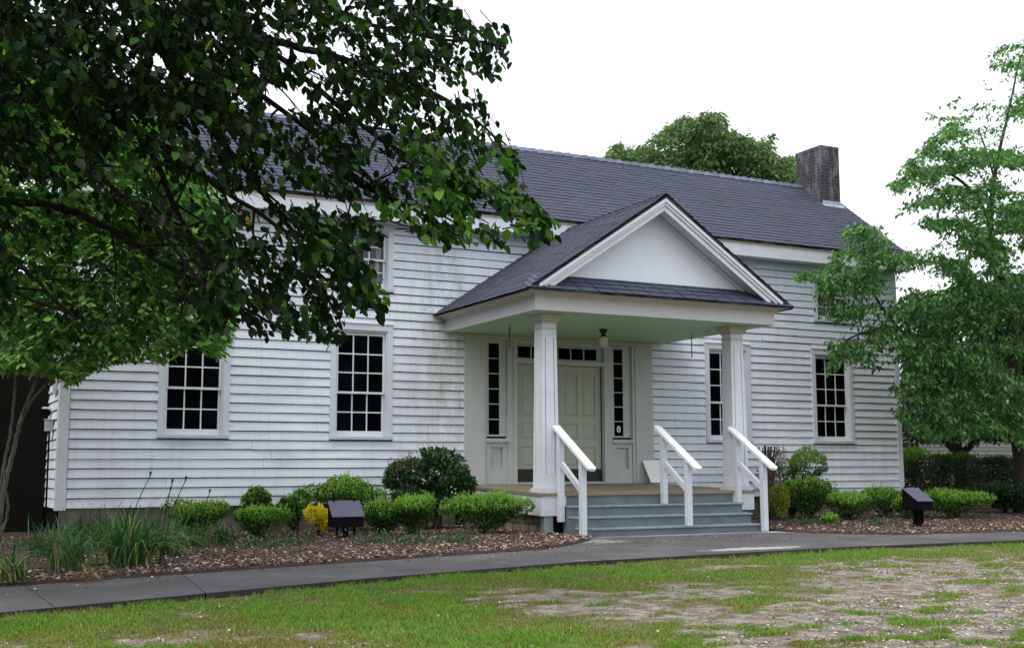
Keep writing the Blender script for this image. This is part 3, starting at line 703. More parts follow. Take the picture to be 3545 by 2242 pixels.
# ------------------------------------------------------------------ entrance surround
FZ = .99
for x0, x1 in ((-1.81, -1.50), (1.62, 1.93)):
    b = MB(); b.box(x0, x1, -.045, .05, FZ, 3.50); b.build('pilaster', 'porch', house, bevel=.004)
b = MB()
b.box(-1.50, 1.62, -.03, .05, 3.42, 3.50)
for x0, x1, yy in ((-1.50, -1.44, -.05), (-1.44, -1.40, -.03), (-1.0, -.90, -.03), (-.90, -.83, -.055), (.90, .98, -.055), (.98, 1.08, -.03), (1.50, 1.555, -.03), (1.555, 1.62, -.05)):
    b.box(x0, x1, yy, .05, FZ, 3.42)
b.box(-.83, .90, -.05, .05, 3.37, 3.42); b.box(-.83, .90, -.052, .10, 3.03, 3.105)
b.build('door_casing', 'porch', house, bevel=.004)
def sidelight(x0, x1, g0, g1):
    b = MB(); y = .03
    b.box(x0, g0, y, y+.04, 1.79, 3.42); b.box(g1, x1, y, y+.04, 1.79, 3.42)
    b.box(g0, g1, y, y+.04, 1.79, 1.82); b.box(g0, g1, y, y+.04, 3.36, 3.42)
    for i in range(1, 6):
        zz = 1.82+1.54*i/6; b.box(g0, g1, y+.004, y+.036, zz-.009, zz+.009)
    f = b.build('sidelight_window', 'porch', house, bevel=.003)
    b = MB(); b.box(g0-.003, g1+.003, y+.014, y+.02, 1.817, 3.363); b.build('pane', 'glass', f)
    b = MB(); b.box(x0-.012, x1+.012, -.06, .028, 1.69, 1.755); b.build('sill', 'porch', f, bevel=.004)
    b = MB(); b.box(x0, x1, .05, .07, 1.0, 1.69)
    m_ = .085
    b.box(x0, x0+m_, -.005, .048, FZ, 1.69); b.box(x1-m_, x1, -.005, .048, FZ, 1.69); b.box(x0+m_, x1-m_, -.005, .048, FZ, 1.24); b.box(x0+m_, x1-m_, -.005, .048, 1.61, 1.69)
    b.build('panel', 'porch', f, bevel=.004)
    return f
s1 = sidelight(-1.40, -1.0, -1.33, -1.13); s2 = sidelight(1.08, 1.50, 1.15, 1.34)
an = np.linspace(0, 2*np.pi, 21)[:-1]
b = MB(); c = np.array([1.245, .040, 1.94])
b.poly([c+np.array([.042*math.cos(a), 0, .062*math.sin(a)]) for a in an]); b.poly([c+np.array([.018*math.cos(a), -.002, .03*math.sin(a)-.005]) for a in an], 1)
b.build('sticker', ['stick', 'stick2'], s2)
# transom
b = MB(); y = .03
b.box(-.83, .90, y, y+.04, 3.105, 3.14); b.box(-.83, .90, y, y+.04, 3.335, 3.37); b.box(-.83, -.775, y, y+.04, 3.14, 3.335); b.box(.80, .90, y, y+.04, 3.14, 3.335)
for i in range(1, 6):
    xx = -.775+1.575*i/6; b.box(xx-.011, xx+.011, y+.003, y+.036, 3.14, 3.335)
f = b.build('transom_window', 'porch', house, bevel=.003)
b = MB(); b.box(-.778, .803, y+.014, y+.02, 3.137, 3.338); b.build('pane', 'glass', f)
# the two door leaves
for x0, x1 in ((-.82, .028), (.034, .885)):
    b = MB(); b.box(x0, x1, .075, .10, 1.02, 3.028)
    st_ = .115; xm = (x0+x1)/2; yy = .055
    b.box(x0, x0+st_, yy, .0745, 1.02, 3.028); b.box(x1-st_, x1, yy, .0745, 1.02, 3.028); b.box(xm-.05, xm+.05, yy, .0745, 1.26, 2.9)
    for za, zb in ((1.02, 1.28), (1.62, 1.74), (2.02, 2.14), (2.88, 3.028)):
        b.box(x0+st_, xm-.05, yy, .0745, za, zb); b.box(xm+.05, x1-st_, yy, .0745, za, zb)
    b.box(xm-.05, xm+.05, yy, .0745, 1.02, 1.26); b.box(xm-.05, xm+.05, yy, .0745, 2.9, 3.028)
    for xa, xb in ((x0+st_, xm-.05), (xm+.05, x1-st_)):
        for za, zb in ((1.28, 1.62), (1.74, 2.02), (2.14, 2.88)):
            b.hexa([(xa+.02, .0745, za+.02), (xb-.02, .0745, za+.02), (xb-.02, .0745, zb-.02), (xa+.02, .0745, zb-.02),
                    (xa+.05, .0600, za+.05), (xb-.05, .0600, za+.05), (xb-.05, .0600, zb-.05), (xa+.05, .0600, zb-.05)])
    d = b.build('door', 'door', house, bevel=.003)
    b = MB(); b.box(x0+.01, x1-.01, .046, .0535, 1.03, 1.245); b.build('kick_plate', 'kick', d)
    if x0 < 0:
        b = MB(); b.ngonprism(-.06, .03, 1.96, 1.99, .022, .022, 12); b.box(-.066, -.054, .03, .055, 1.965, 1.985); b.build('door_knob', 'brass', d)
b = MB(); b.box(-.83, .90, -.03, .11, FZ, 1.02); b.build('threshold', 'porch', house)

# ------------------------------------------------------------------ porch
PX = 1.91; PY = -2.85
b = MB()      # floor boards run front to back, dropping a little to the front
x = -PX-.02
while x < PX+.0:
    xe = min(x+.085, PX+.02); g = .002
    b.hexa([(x+g, PY-.02, .86), (xe-g, PY-.02, .86), (xe-g, -.05, .95), (x+g, -.05, .95), (x+g, PY-.02, .90), (xe-g, PY-.02, .90), (xe-g, -.05, .99), (x+g, -.05, .99)])
    x += .085
b.build('porch_floor', 'floor', house)
b = MB()
b.box(-PX, -1.50, PY, PY+.03, .575, .862)
b.hexa([(-PX, PY+.03, .575), (-PX+.03, PY+.03, .575), (-PX+.03, -.05, .66), (-PX, -.05, .66), (-PX, PY+.03, .86), (-PX+.03, PY+.03, .86), (-PX+.03, -.05, .945), (-PX, -.05, .945)])
b.build('porch_skirt', 'trim2', house, bevel=.003)
b = MB(); b.box(1.50, PX, PY, PY+.03, .60, .862)
b.hexa([(PX-.03, PY+.03, .60), (PX, PY+.03, .60), (PX, -.05, .66), (PX-.03, -.05, .66), (PX-.03, PY+.03, .86), (PX, PY+.03, .86), (PX, -.05, .945), (PX-.03, -.05, .945)])
b.build('porch_skirt', 'trim2', house, bevel=.003)
b = MB(); b.box(-1.5, 1.5, PY+.01, PY+.035, .45, .862); b.build('riser', 'step', house)
# crawl space: stone wall set back and short posts
b = MB(); b.box(-1.82, -1.55, -2.6, -.06, .2, .60); b.box(1.55, 1.82, -2.6, -.06, .2, .62); b.box(-1.5, 1.5, -2.2, -2.0, .2, .85)
stone = b.build('stone_pier', 'stone', house, bevel=.03)
for x in (-1.78, 1.72):
    b = MB(); b.box(x-.075, x+.075, -2.82, -2.70, .28, .573); b.build('support_post', 'step_edge', house, bevel=.004)
# columns
def column(cx):
    cyy = PY+.055+.145; zb, zt = .975, 3.37
    hw = lambda z: .145+(.118-.145)*(z-zb)/(zt-zb)
    b = MB()
    def pr(z0, z1, k0=1.0, off=0.0):
        h0, h1 = hw(z0)+off, hw(z1)+off
        b.hexa([(cx-h0, cyy-h0, z0), (cx+h0, cyy-h0, z0), (cx+h0, cyy+h0, z0), (cx-h0, cyy+h0, z0), (cx-h1, cyy-h1, z1), (cx+h1, cyy-h1, z1), (cx+h1, cyy+h1, z1), (cx-h1, cyy+h1, z1)])
    pr(zb, zt, off=-.024)
    pr(zb, 1.17); pr(3.15, zt)
    # raised strips that leave two narrow grooves on each face
    for f0, f1 in ((-1, -.62), (-.50, .50) if False else (-.52, .52), (.62, 1)):
        for ax in (0, 1):
            for sg in (-1, 1):
                z0, z1 = 1.1701, 3.1499; P = []
                for z in (z0, z1):
                    h = hw(z); i_ = h-.0239
                    fa, fb = f0, f1
                    q = []
                    for ff, oo in ((fa, sg*h), (fb, sg*h), (fb, sg*i_), (fa, sg*i_)):
                        lim = (h if abs(ff) == 1 and ax == 0 else (i_ if abs(ff) == 1 else h))
                        tt = ff*lim
                        q.append((cx+tt, cyy+oo, z) if ax == 0 else (cx+oo, cyy+tt, z))
                    P += q
                b.hexa(P)
    col = b.build('column', 'trim', house, bevel=.003)
    b = MB(); b.box(cx-.185, cx+.185, cyy-.185, cyy+.185, .885, .94); b.box(cx-.168, cx+.168, cyy-.168, cyy+.168, .9401, .975); b.build('plinth', 'trim2', col, bevel=.006)
    b = MB(); b.box(cx-.128, cx+.128, cyy-.128, cyy+.128, 3.28, 3.30)
    b.box(cx-.135, cx+.135, cyy-.135, cyy+.135, 3.3701, 3.40); b.box(cx-.158, cx+.158, cyy-.158, cyy+.158, 3.4001, 3.44); b.box(cx-.185, cx+.185, cyy-.185, cyy+.185, 3.4401, 3.499)
    b.build('capital', 'crown', col, bevel=.005)
column(-1.715); column(1.715)
# beams, ceiling
BX, BY, BZ = 2.165, -3.17, 3.50
b = MB(); b.box(-BX+.03, BX-.03, BY+.03, -.05, BZ, BZ+.02); b.build('porch_ceiling', 'ceil', house)
b = MB()
b.box(-BX, BX, BY, BY+.028, BZ-.004, 3.70); b.box(-BX, -BX+.028, BY+.029, -.03, BZ-.004, 3.70); b.box(BX-.028, BX, BY+.029, -.03, BZ-.004, 3.70)
b.build('beam', 'beam', house, bevel=.003)
# crown flaring out to the eave
EX2, EY2, EZ2 = 2.37, -3.37, 3.765
b = MB()
def ring(x, y, z): return [(-x, -.03, z), (-x, y, z), (x, y, z), (x, -.03, z)]
prof = [(BX+.004, BY-.004, 3.70), (BX+.035, BY-.035, 3.705), (BX+.06, BY-.06, 3.73), (EX2-.03, EY2+.03, 3.75), (EX2-.025, EY2+.025, 3.772)]
b0 = ring(BX+.004, BY-.004, 3.66); b.poly([b0[0], b0[1], *[ring(*prof[0])[i] for i in (1, 0)]]); 
for p, q in zip([(BX+.004, BY-.004, 3.66)]+prof[:-1], prof):
    a_, c_ = ring(*p), ring(*q)
    for i in range(3): b.poly([a_[i], a_[i+1], c_[i+1], c_[i]])
b.f = b.f[1:]; b.m = b.m[1:]; b.uv = b.uv[4:]; 
b.build('crown_moulding', 'crown', house)
# gable roof of the porch
PR = 5.34; ps = math.hypot(EX2, PR-EZ2); YF = -3.36
b = MB()
L_ = -YF-.03
courses(b, (-EX2-.02, YF, EZ2-.0), (0, 1, 0), (EX2, 0, PR-EZ2), L_, ps+.02, seed=8)
courses(b, (EX2+.02, YF, EZ2-.0), (0, 1, 0), (-EX2, 0, PR-EZ2), L_, ps+.02, seed=9)
for s_ in (1, -1):
    P = [(-s_*EX2, YF+.005, EZ2-.03), (0, YF+.005, PR-.03), (0, -.03, PR-.03), (-s_*EX2, -.03, EZ2-.03), (-s_*EX2, YF+.005, EZ2-.002), (0, YF+.005, PR-.004), (0, -.03, PR-.004), (-s_*EX2, -.03, EZ2-.002)]
    b.hexa(P if s_ == 1 else [P[i] for i in (1, 0, 3, 2, 5, 4, 7, 6)], 1)
pr_ = b.build('porch_roof', ['shingle', 'shingle_butt'], house)
b = MB(); y = YF
pslp = (PR-EZ2)/EX2
while y < -.36:
    ye = min(y+.32, -.33)
    for s_ in (1, -1):
        b.poly([(0, y, PR+.036), (-s_*.14, y, PR+.036-.14*pslp), (-s_*.14, ye, PR+.012-.14*pslp), (0, ye, PR+.012)], 0, r=.4)
    y += .2
b.build('ridge_cap', ['shingle'], pr_)
# pent roof across the front of the pediment
b = MB(); PYW = -2.93; PZW = 4.03; wl = math.hypot(PYW-EY2, PZW-EZ2+.01)
courses(b, (-EX2-.02, EY2-.02, EZ2+.012), (1, 0, 0), (0, PYW-EY2, PZW-EZ2), 2*EX2+.04, wl+.02, xr=lambda t: (.42*t, 2*EX2+.04-.42*t), exp=.16, tab=.30, seed=10, th=.011, gap=.009)
b.hexa([(-EX2, EY2-.01, EZ2-.02), (EX2, EY2-.01, EZ2-.02), (EX2-.4, PYW, PZW-.04), (-EX2+.4, PYW, PZW-.04), (-EX2, EY2-.01, EZ2+.008), (EX2, EY2-.01, EZ2+.008), (EX2-.4, PYW, PZW-.005), (-EX2+.4, PYW, PZW-.005)], 1)
b.build('pent_roof', ['slate', 'shingle_butt'], house)
# pediment wall
b = MB(); hb = 1.95; za = 3.8; zt = PR-.06
wz = lambda x: PR-.05-abs(x)*pslp
b.poly([(-EX2+.1, PYW, wz(EX2-.1)), (EX2-.1, PYW, wz(EX2-.1)), (0, PYW, wz(0))][::1]); b.poly([(-EX2+.1, PYW+.03, wz(EX2-.1)), (0, PYW+.03, wz(0)), (EX2-.1, PYW+.03, wz(EX2-.1))])
ped = b.build('pediment', 'pediment', house)
# raking cornice: three stepped boards and the soffit behind
b = MB()
def rake(off0, off1, y0, y1, mi=0):
    for s_ in (1, -1):
        A_ = lambda o_, xx: PR-.012-abs(xx)*pslp-o_
        x1 = (PR-.012-off1-3.785)/pslp
        P = [(0, y0, A_(off1, 0)), (s_*x1, y0, A_(off1, x1)), (s_*x1, y1, A_(off1, x1)), (0, y1, A_(off1, 0)), (0, y0, A_(off0, 0)), (s_*x1, y0, A_(off0, x1)), (s_*x1, y1, A_(off0, x1)), (0, y1, A_(off0, 0))]
        b.hexa(P if s_ == 1 else [P[i] for i in (3, 2, 1, 0, 7, 6, 5, 4)], mi)
rake(.028, .085, YF+.012, YF+.06); rake(.086, .135, YF+.035, YF+.06); rake(.136, .215, YF+.06, YF+.085); rake(.10, .125, YF+.086, PYW-.052)
rake(.13, .19, PYW-.05, PYW-.001)
b.build('rake_moulding', 'trim', house, bevel=.002)

# steps
SX = 1.57
b = MB()
for zt_, yn in ((.72, -3.03), (.568, -3.235), (.415, -3.46)):
    b.box(-SX+.015, SX-.015, yn+.03, yn+.05, zt_-.155, zt_-.03)
for x in (-SX+.01, 0.0, SX-.04):
    b.poly([(x, -3.41, .28), (x, -3.41, .385), (x, -3.20, .385), (x, -3.20, .538), (x, -2.99, .538), (x, -2.99, .69), (x, PY-.005, .69), (x, PY-.005, .28)])
    b.poly([(x+.03, -3.41, .28), (x+.03, PY-.005, .28), (x+.03, PY-.005, .69), (x+.03, -2.99, .69), (x+.03, -2.99, .538), (x+.03, -3.20, .538), (x+.03, -3.20, .385), (x+.03, -3.41, .385)])
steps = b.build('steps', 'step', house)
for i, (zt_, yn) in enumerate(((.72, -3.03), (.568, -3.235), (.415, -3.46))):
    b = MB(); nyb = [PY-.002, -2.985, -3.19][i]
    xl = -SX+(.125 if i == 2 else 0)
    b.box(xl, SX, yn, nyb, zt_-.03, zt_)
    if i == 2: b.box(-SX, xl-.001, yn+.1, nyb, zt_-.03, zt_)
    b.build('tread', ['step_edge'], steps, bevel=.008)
# handrails
def handrail(x, back_bottom, front_bottom, side):
    hy0, hz0, hy1, hz1 = -2.72, 1.885, -3.80, 1.225
    w = .128; th = .038
    d = np.array([0, hy1-hy0, hz1-hz0]); d /= np.linalg.norm(d); u = np.array([0, -d[2], d[1]]); u = u if u[2] > 0 else -u
    # plank with rounded ends
    b = MB(); L = math.hypot(hy1-hy0, hz1-hz0); pts = []
    for k in range(9): a = math.pi/2+math.pi*k/8; pts.append((w/2*math.sin(a), w/2*.7*math.cos(a)))
    out = [(p[0], p[1]+w*.35) for p in pts]+[(-p[0], L-w*.35-p[1]) for p in pts]
    base = np.array([x, hy0, hz0])
    lo = [base+np.array([s_, 0, 0])+d*t-u*th/2 for s_, t in out]; hi = [base+np.array([s_, 0, 0])+d*t+u*th/2 for s_, t in out]
    b.poly(hi); b.poly(lo[::-1])
    for i in range(len(out)):
        j = (i+1) % len(out); b.poly([lo[i], lo[j], hi[j], hi[i]])
    r_ = b.build('handrail', 'railtop', house, bevel=.006)
    yb, yf = -2.90, -3.52
    zr = lambda y: hz0+(y-hy0)*(hz1-hz0)/(hy1-hy0)-.027
    pw = .045
    for yy, zb in ((yb, back_bottom), (yf, front_bottom)):
        b = MB(); y0, y1 = yy-pw, yy+pw
        b.hexa([(x-.041, y0, zb), (x+.041, y0, zb), (x+.041, y1, zb), (x-.041, y1, zb), (x-.041, y0, zr(y0)), (x+.041, y0, zr(y0)), (x+.041, y1, zr(y1)), (x-.041, y1, zr(y1))])
        b.build('post', 'rail', r_, bevel=.005)
        if yy == yb:
            for zz in (.12, .2):
                b = MB(); b.ngonprism(0, 0, 0, .008, .008, .008, 8); 
                me_ = b.build('bolt', 'galv', r_); me_.data.transform(Matrix.Translation(Vector((x+.0, yy-pw-.001, zb+zz))+Vector((0, 0, 0)))@Matrix.Rotation(math.pi/2, 4, 'X')@Matrix.Translation(Vector((0, 0, 0))))
    b = MB(); b.bar((x+side*.0, yb-pw+.002, 1.315), (x, yf+pw-.002, .95), .05, .085); b.build('lower_rail', 'rail', r_, bevel=.005)
for x_, bb, fb, sd in ((-1.62, .49, .302, 1), (.17, .722, .417, 1), (1.56, .722, .302, 1)): handrail(x_, bb, fb, sd)

# recessed dark wing at the left end
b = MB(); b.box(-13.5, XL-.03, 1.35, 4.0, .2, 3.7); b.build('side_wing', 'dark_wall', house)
b = MB(); b.box(-9.02, -8.93, 1.30, 1.345, .3, 3.6); b.build('wing_post', 'galv', house)
# electrical boxes on the left end wall
ub = empty('utility_box', (XL-.05, .6, 2.0), 'small pale electrical box fixed to the left end wall of the farmhouse', 'utility box')
b = MB(); b.box(XL-.13, XL-.03, .55, .75, 1.82, 1.98); b.box(XL-.145, XL-.03, .53, .77, 1.98, 1.995); b.build('box', 'galv', ub, bevel=.006)
b = MB(); b.ngonprism(XL-.07, .65, .5, 1.82, .014, .014, 8); b.build('conduit', 'black', ub)
ub = empty('utility_lamp', (XL-.05, 1.0, 2.2), 'white topped wall lamp on the left end wall above the electrical box', 'wall lamp')
b = MB(); b.box(XL-.14, XL-.03, .95, 1.08, 2.16, 2.185); b.build('hood', 'paper', ub, bevel=.006)
b = MB(); b.box(XL-.16, XL-.03, .98, 1.05, 2.06, 2.149); b.build('body', 'black', ub, bevel=.006)
b = MB(); b.box(XL-.05, XL-.028, .25, .62, 2.35, 3.1); b.build('shutter', 'galv', house)

# ------------------------------------------------------------------ loose things on the porch
lt = empty('ceiling_lamp', (0, -1.5, 3.50), 'frosted globe lamp on a dark fitting under the porch ceiling', 'lamp')
b = MB(); b.ngonprism(0, -1.5, 3.465, 3.499, .065, .07, 20); b.ngonprism(0, -1.5, 3.42, 3.465, .028, .065, 20, cap=False); b.ngonprism(0, -1.5, 3.375, 3.42, .058, .028, 20); b.build('fitting', 'brass', lt, smooth=False)
b = MB(); pf = [(.055, 3.375), (.070, 3.355), (.075, 3.31), (.069, 3.26), (.052, 3.22), (.026, 3.20), (.001, 3.195)]
for (r0, z0), (r1, z1) in zip(pf[:-1], pf[1:]): b.ngonprism(0, -1.5, z1, z0, r1, r0, 24, cap=False)
b.build('globe', 'globe', lt, smooth=True)
for x, lab in ((-1.72, 'thin dark swing chain hanging from the porch ceiling left of the globe lamp'), (1.75, 'thin dark swing chain hanging from the porch ceiling right of the globe lamp')):
    t = Tubes(); z = 3.50
    hk = [np.array([x, -1.5, 3.50]), np.array([x, -1.5, 3.46])]+[np.array([x+.02*math.sin(a), -1.5, 3.44+.02*math.cos(a)]) for a in np.linspace(0, 4.6, 8)]
    t.add(hk, .006); 
    for k in range(9):
        zc = 3.40-k*.035; an2 = np.linspace(0, 2*np.pi, 9)
        q = [np.array([x+(.009*math.cos(a) if k % 2 else 0), -1.5+(0 if k % 2 else .009*math.cos(a)), zc+.022*math.sin(a)]) for a in an2]; t.add(q, .0045, 4)
    o = t.build('hanging_chain', 'iron', base=(x, -1.5, 3.50)); tag(o, lab, 'chain', 'swing chains')
b = MB(); xw0, xw1 = 1.70, 2.05
b.hexa([(1.69, -.30, 1.0), (2.02, -.30, 1.0), (2.02, -.285, 1.0), (1.69, -.285, 1.0), (1.66, -.075, 1.39), (1.99, -.075, 1.39), (1.99, -.06, 1.39), (1.66, -.06, 1.39)])
o = b.build('board', 'paper', base=(1.85, -.2, 1.0)); tag(o, 'small blank white board leaning on the wall right of the front door', 'board')

# ------------------------------------------------------------------ garden flood lights
def flood(p, w, h, dpt, rz, label, SZ=.15):
    root = empty('flood_light', (0, 0, 0), label, 'flood light', 'black box flood lights in the planting bed')
    b = MB()     # body: box with sloped lid towards the front
    hw_ = w/2
    P = [(-hw_, -dpt/2, SZ), (hw_, -dpt/2, SZ), (hw_, dpt/2, SZ), (-hw_, dpt/2, SZ), (-hw_, -dpt/2, SZ+h*.40), (hw_, -dpt/2, SZ+h*.40), (hw_, dpt/2, SZ+h), (-hw_, dpt/2, SZ+h)]
    b.hexa(P)
    b.build('housing', 'black', root, bevel=.006)
    b = MB(); q = lambda x, f: (x, -dpt/2+dpt*f, SZ+h*(.40+.60*f))
    nrm = unit(np.array([0, -h*.60, dpt]))
    c = [np.array(q(-hw_-.008, -.03)), np.array(q(hw_+.008, -.03)), np.array(q(hw_+.008, 1.0)), np.array(q(-hw_-.008, 1.0))]
    b.hexa([*[x+nrm*.003 for x in c], *[x+nrm*.014 for x in c]]); b.build('lid', 'blacklid', root, bevel=.003)
    for s_ in (-1, 1):
        b = MB(); b.box(s_*w*.33-.012, s_*w*.33+.012, dpt/2-.03, dpt/2+.01, SZ+h+.0, SZ+h+.022); b.build('hinge', 'black', root)
    b = MB(); b.box(-.03, .03, -.03, .03, .02, SZ-.001); b.box(-.12, .12, -.09, .09, 0, .02); b.box(-hw_*.6, -hw_*.6+.02, -.02, .02, .04, SZ-.001); b.box(hw_*.6-.02, hw_*.6, -.02, .02, .04, SZ-.001); b.build('stand', 'black', root)
    root.location = p; root.rotation_euler = (0, 0, rz)
    return root
def seat(u, v, Y):
    p = at(u, v, 1, Y); return p
p1 = at(1196, 1862, 2, .335); flood((p1[0], p1[1], .335), .44, .34, .20, math.radians(0), 'black box flood light with sloped lid beside the bright yellow shrub')
p2 = at(3180, 1822, 2, .335); flood((p2[0], p2[1], .335), .30, .33, .34, math.radians(-4), 'black box flood light near the right corner of the house', .26)

# ------------------------------------------------------------------ plants
SHR = 'clipped shrubs in the bed before the house'
def shrub(name, u0, u1, vtop, vbot, Y, label, m1='shrub', m2='shrub_tip', cat='shrub', n_=4200, ls=.042, seed=0, boxy=False, tips=.35, zb=.33, group=SHR, stems=True, dep=1.0, yoff=0):
    rs = np.random.RandomState(100+seed)
    a, c = at(u0, vbot, 1, Y), at(u1, vbot, 1, Y); cx = (a[0]+c[0])/2; wx = (c[0]-a[0])/2
    zt = at((u0+u1)/2, vtop, 1, Y)[2]
    # the silhouette width includes the depth seen obliquely
    wx *= 1.10 if not boxy else .9; h = (zt-zb)*(1.04 if not boxy else 1)
    root = empty(name, (cx, Y, zb), label, cat, group)
    zlow = .10
    cz = zb+h*(.5+zlow/2); rz_ = h*(1-zlow)/2; ry = wx*dep
    nn = n_
    d = unit(rs.normal(size=(nn, 3))); lobe = 0
    if boxy: d = d/np.maximum(np.abs(d).max(1, keepdims=True), .0001)**.75
    lump = .80+.34*np.array([fbm(q[0]*2.2+q[2]*1.7+seed, q[1]*2.2-q[2]*1.3+7, seed+3, 3) for q in d])
    r = (1-np.abs(rs.normal(0, .14, nn)))*lump; r = np.where(rs.rand(nn) < .2, rs.uniform(.2, .95, nn)*lump, r)
    if boxy: P = np.array([cx, Y, cz])+d*np.array([wx, ry, rz_])*r[:, None]
    else:      # several overlapping lobes, so the outline is uneven
        K = max(7, int(9*wx/max(rz_, .05)/1.2)); cc = unit(rs.normal(size=(K, 3)))*rs.uniform(.3, .78, (K, 1)); cc[:, 2] = cc[:, 2]*.8-.05; kr = rs.uniform(.26, .55, K)
        kk = rs.choice(K, nn, p=kr**2/np.sum(kr**2)); e = unit(rs.normal(size=(nn, 3)))
        q = cc[kk]+e*kr[kk][:, None]*(1-np.abs(rs.normal(0, .16, nn)))[:, None]
        zz_ = q[:, 2]-.15; q[:, :2] *= np.where(zz_ < 0, 1-.50*np.clip(-zz_, 0, 1), 1)[:, None]      # crowns overhang their feet
        low_ = (zz_ < -.25) & (rs.rand(nn) < .45); q[low_, 2] = rs.uniform(0, .5, low_.sum())
        P = np.array([cx, Y, cz])+q*np.array([wx, ry, rz_])*1.04; d = unit(q+e*.5); lobe = rs.uniform(-.22, .22, K)[kk]
    P[:, 2] = np.maximum(P[:, 2], zb+.01)
    A = d+rs.normal(0, .55, (nn, 3))+np.array([0, 0, .45]); N = rs.normal(size=(nn, 3))+d*.6
    top = ((d[:, 2] > .05) & (rs.rand(nn) < tips*(.5+d[:, 2]))) if not boxy else ((d[:, 2]/np.abs(d).max(1) > .9) & (rs.rand(nn) < tips*2.2))
    lo_ = ~top
    rnd = np.clip(rs.rand(nn)*.75+.15+lobe, 0, 1)
    leaves('foliage', P[lo_], A[lo_], N[lo_], ls*rs.uniform(.7, 1.25, lo_.sum()), .5, m1, root, rs, rnd=rnd[lo_])
    if top.sum():
        Pt = P[top]; k = 4    # upright new shoots
        Pt = np.repeat(Pt, k, 0)+rs.normal(0, .008, (len(Pt)*k, 3))+np.repeat(np.array([[0, 0, 1]])*np.tile(np.arange(k)[:, None], (len(Pt), 1))*(.008+.026*np.repeat(rs.rand(len(Pt))**2, k)[:, None]), 1, 0)
        leaves('new_growth', Pt, rs.normal(0, .5, (len(Pt), 3))+np.array([0, 0, .9]), rs.normal(size=(len(Pt), 3)), ls*.85*rs.uniform(.6, 1.3, len(Pt)), .42, m2, root, rs)
    if stems:
        t = Tubes()
        for i in range(9):
            a_ = rs.uniform(0, 6.28); rr = rs.uniform(.1, .7)
            t.add(curve([(cx+rs.normal(0, .05), Y+rs.normal(0, .05), zb-.02), (cx+math.cos(a_)*wx*rr*.5, Y+math.sin(a_)*ry*rr*.5, zb+h*.35), (cx+math.cos(a_)*wx*rr, Y+math.sin(a_)*ry*rr, zb+h*.8)], 4), [.011]*3+[.008]*3+[.004]*3, 5)
        t.build('stem', 'bark', root)
    return root
shrub('shrub', 545, 790, 1735, 1870, -1.15, 'low spreading green shrub under the leftmost ground floor window', seed=1)
shrub('shrub', 822, 955, 1678, 1800, -.55, 'small round dark shrub nearest the wall between the two left windows', seed=2, n_=3500, tips=.15)
shrub('shrub', 800, 1000, 1748, 1885, -1.9, 'ragged light green shrub in front of the small round dark one', seed=3)
shrub('shrub', 960, 1078, 1695, 1865, -1.35, 'narrow dark green shrub just left of the yellow leaved plant', seed=4, n_=4000, tips=.1)
shrub('shrub', 1042, 1322, 1642, 1790, -.75, 'wide feathery green shrub against the wall behind the left flood light', seed=5, n_=8000, tips=.4)
shrub('yellow_shrub', 1066, 1140, 1742, 1860, -1.95, 'bright yellow leaved plant touching the left flood light', 'yellow', 'yellow', n_=650, ls=.055, seed=6, group=None)
shrub('shrub', 1245, 1385, 1738, 1870, -2.05, 'yellow green shrub just right of the left flood light', seed=7, n_=4500, tips=.25)
shrub('shrub', 1345, 1512, 1706, 1872, -2.35, 'rounded bright green shrub below the tall dark holly', seed=8, n_=6000, tips=.5)
shrub('shrub', 1540, 1815, 1700, 1862, -2.62, 'wide bright green shrub against the left side of the porch', seed=9, n_=9000, tips=.55, dep=.6)
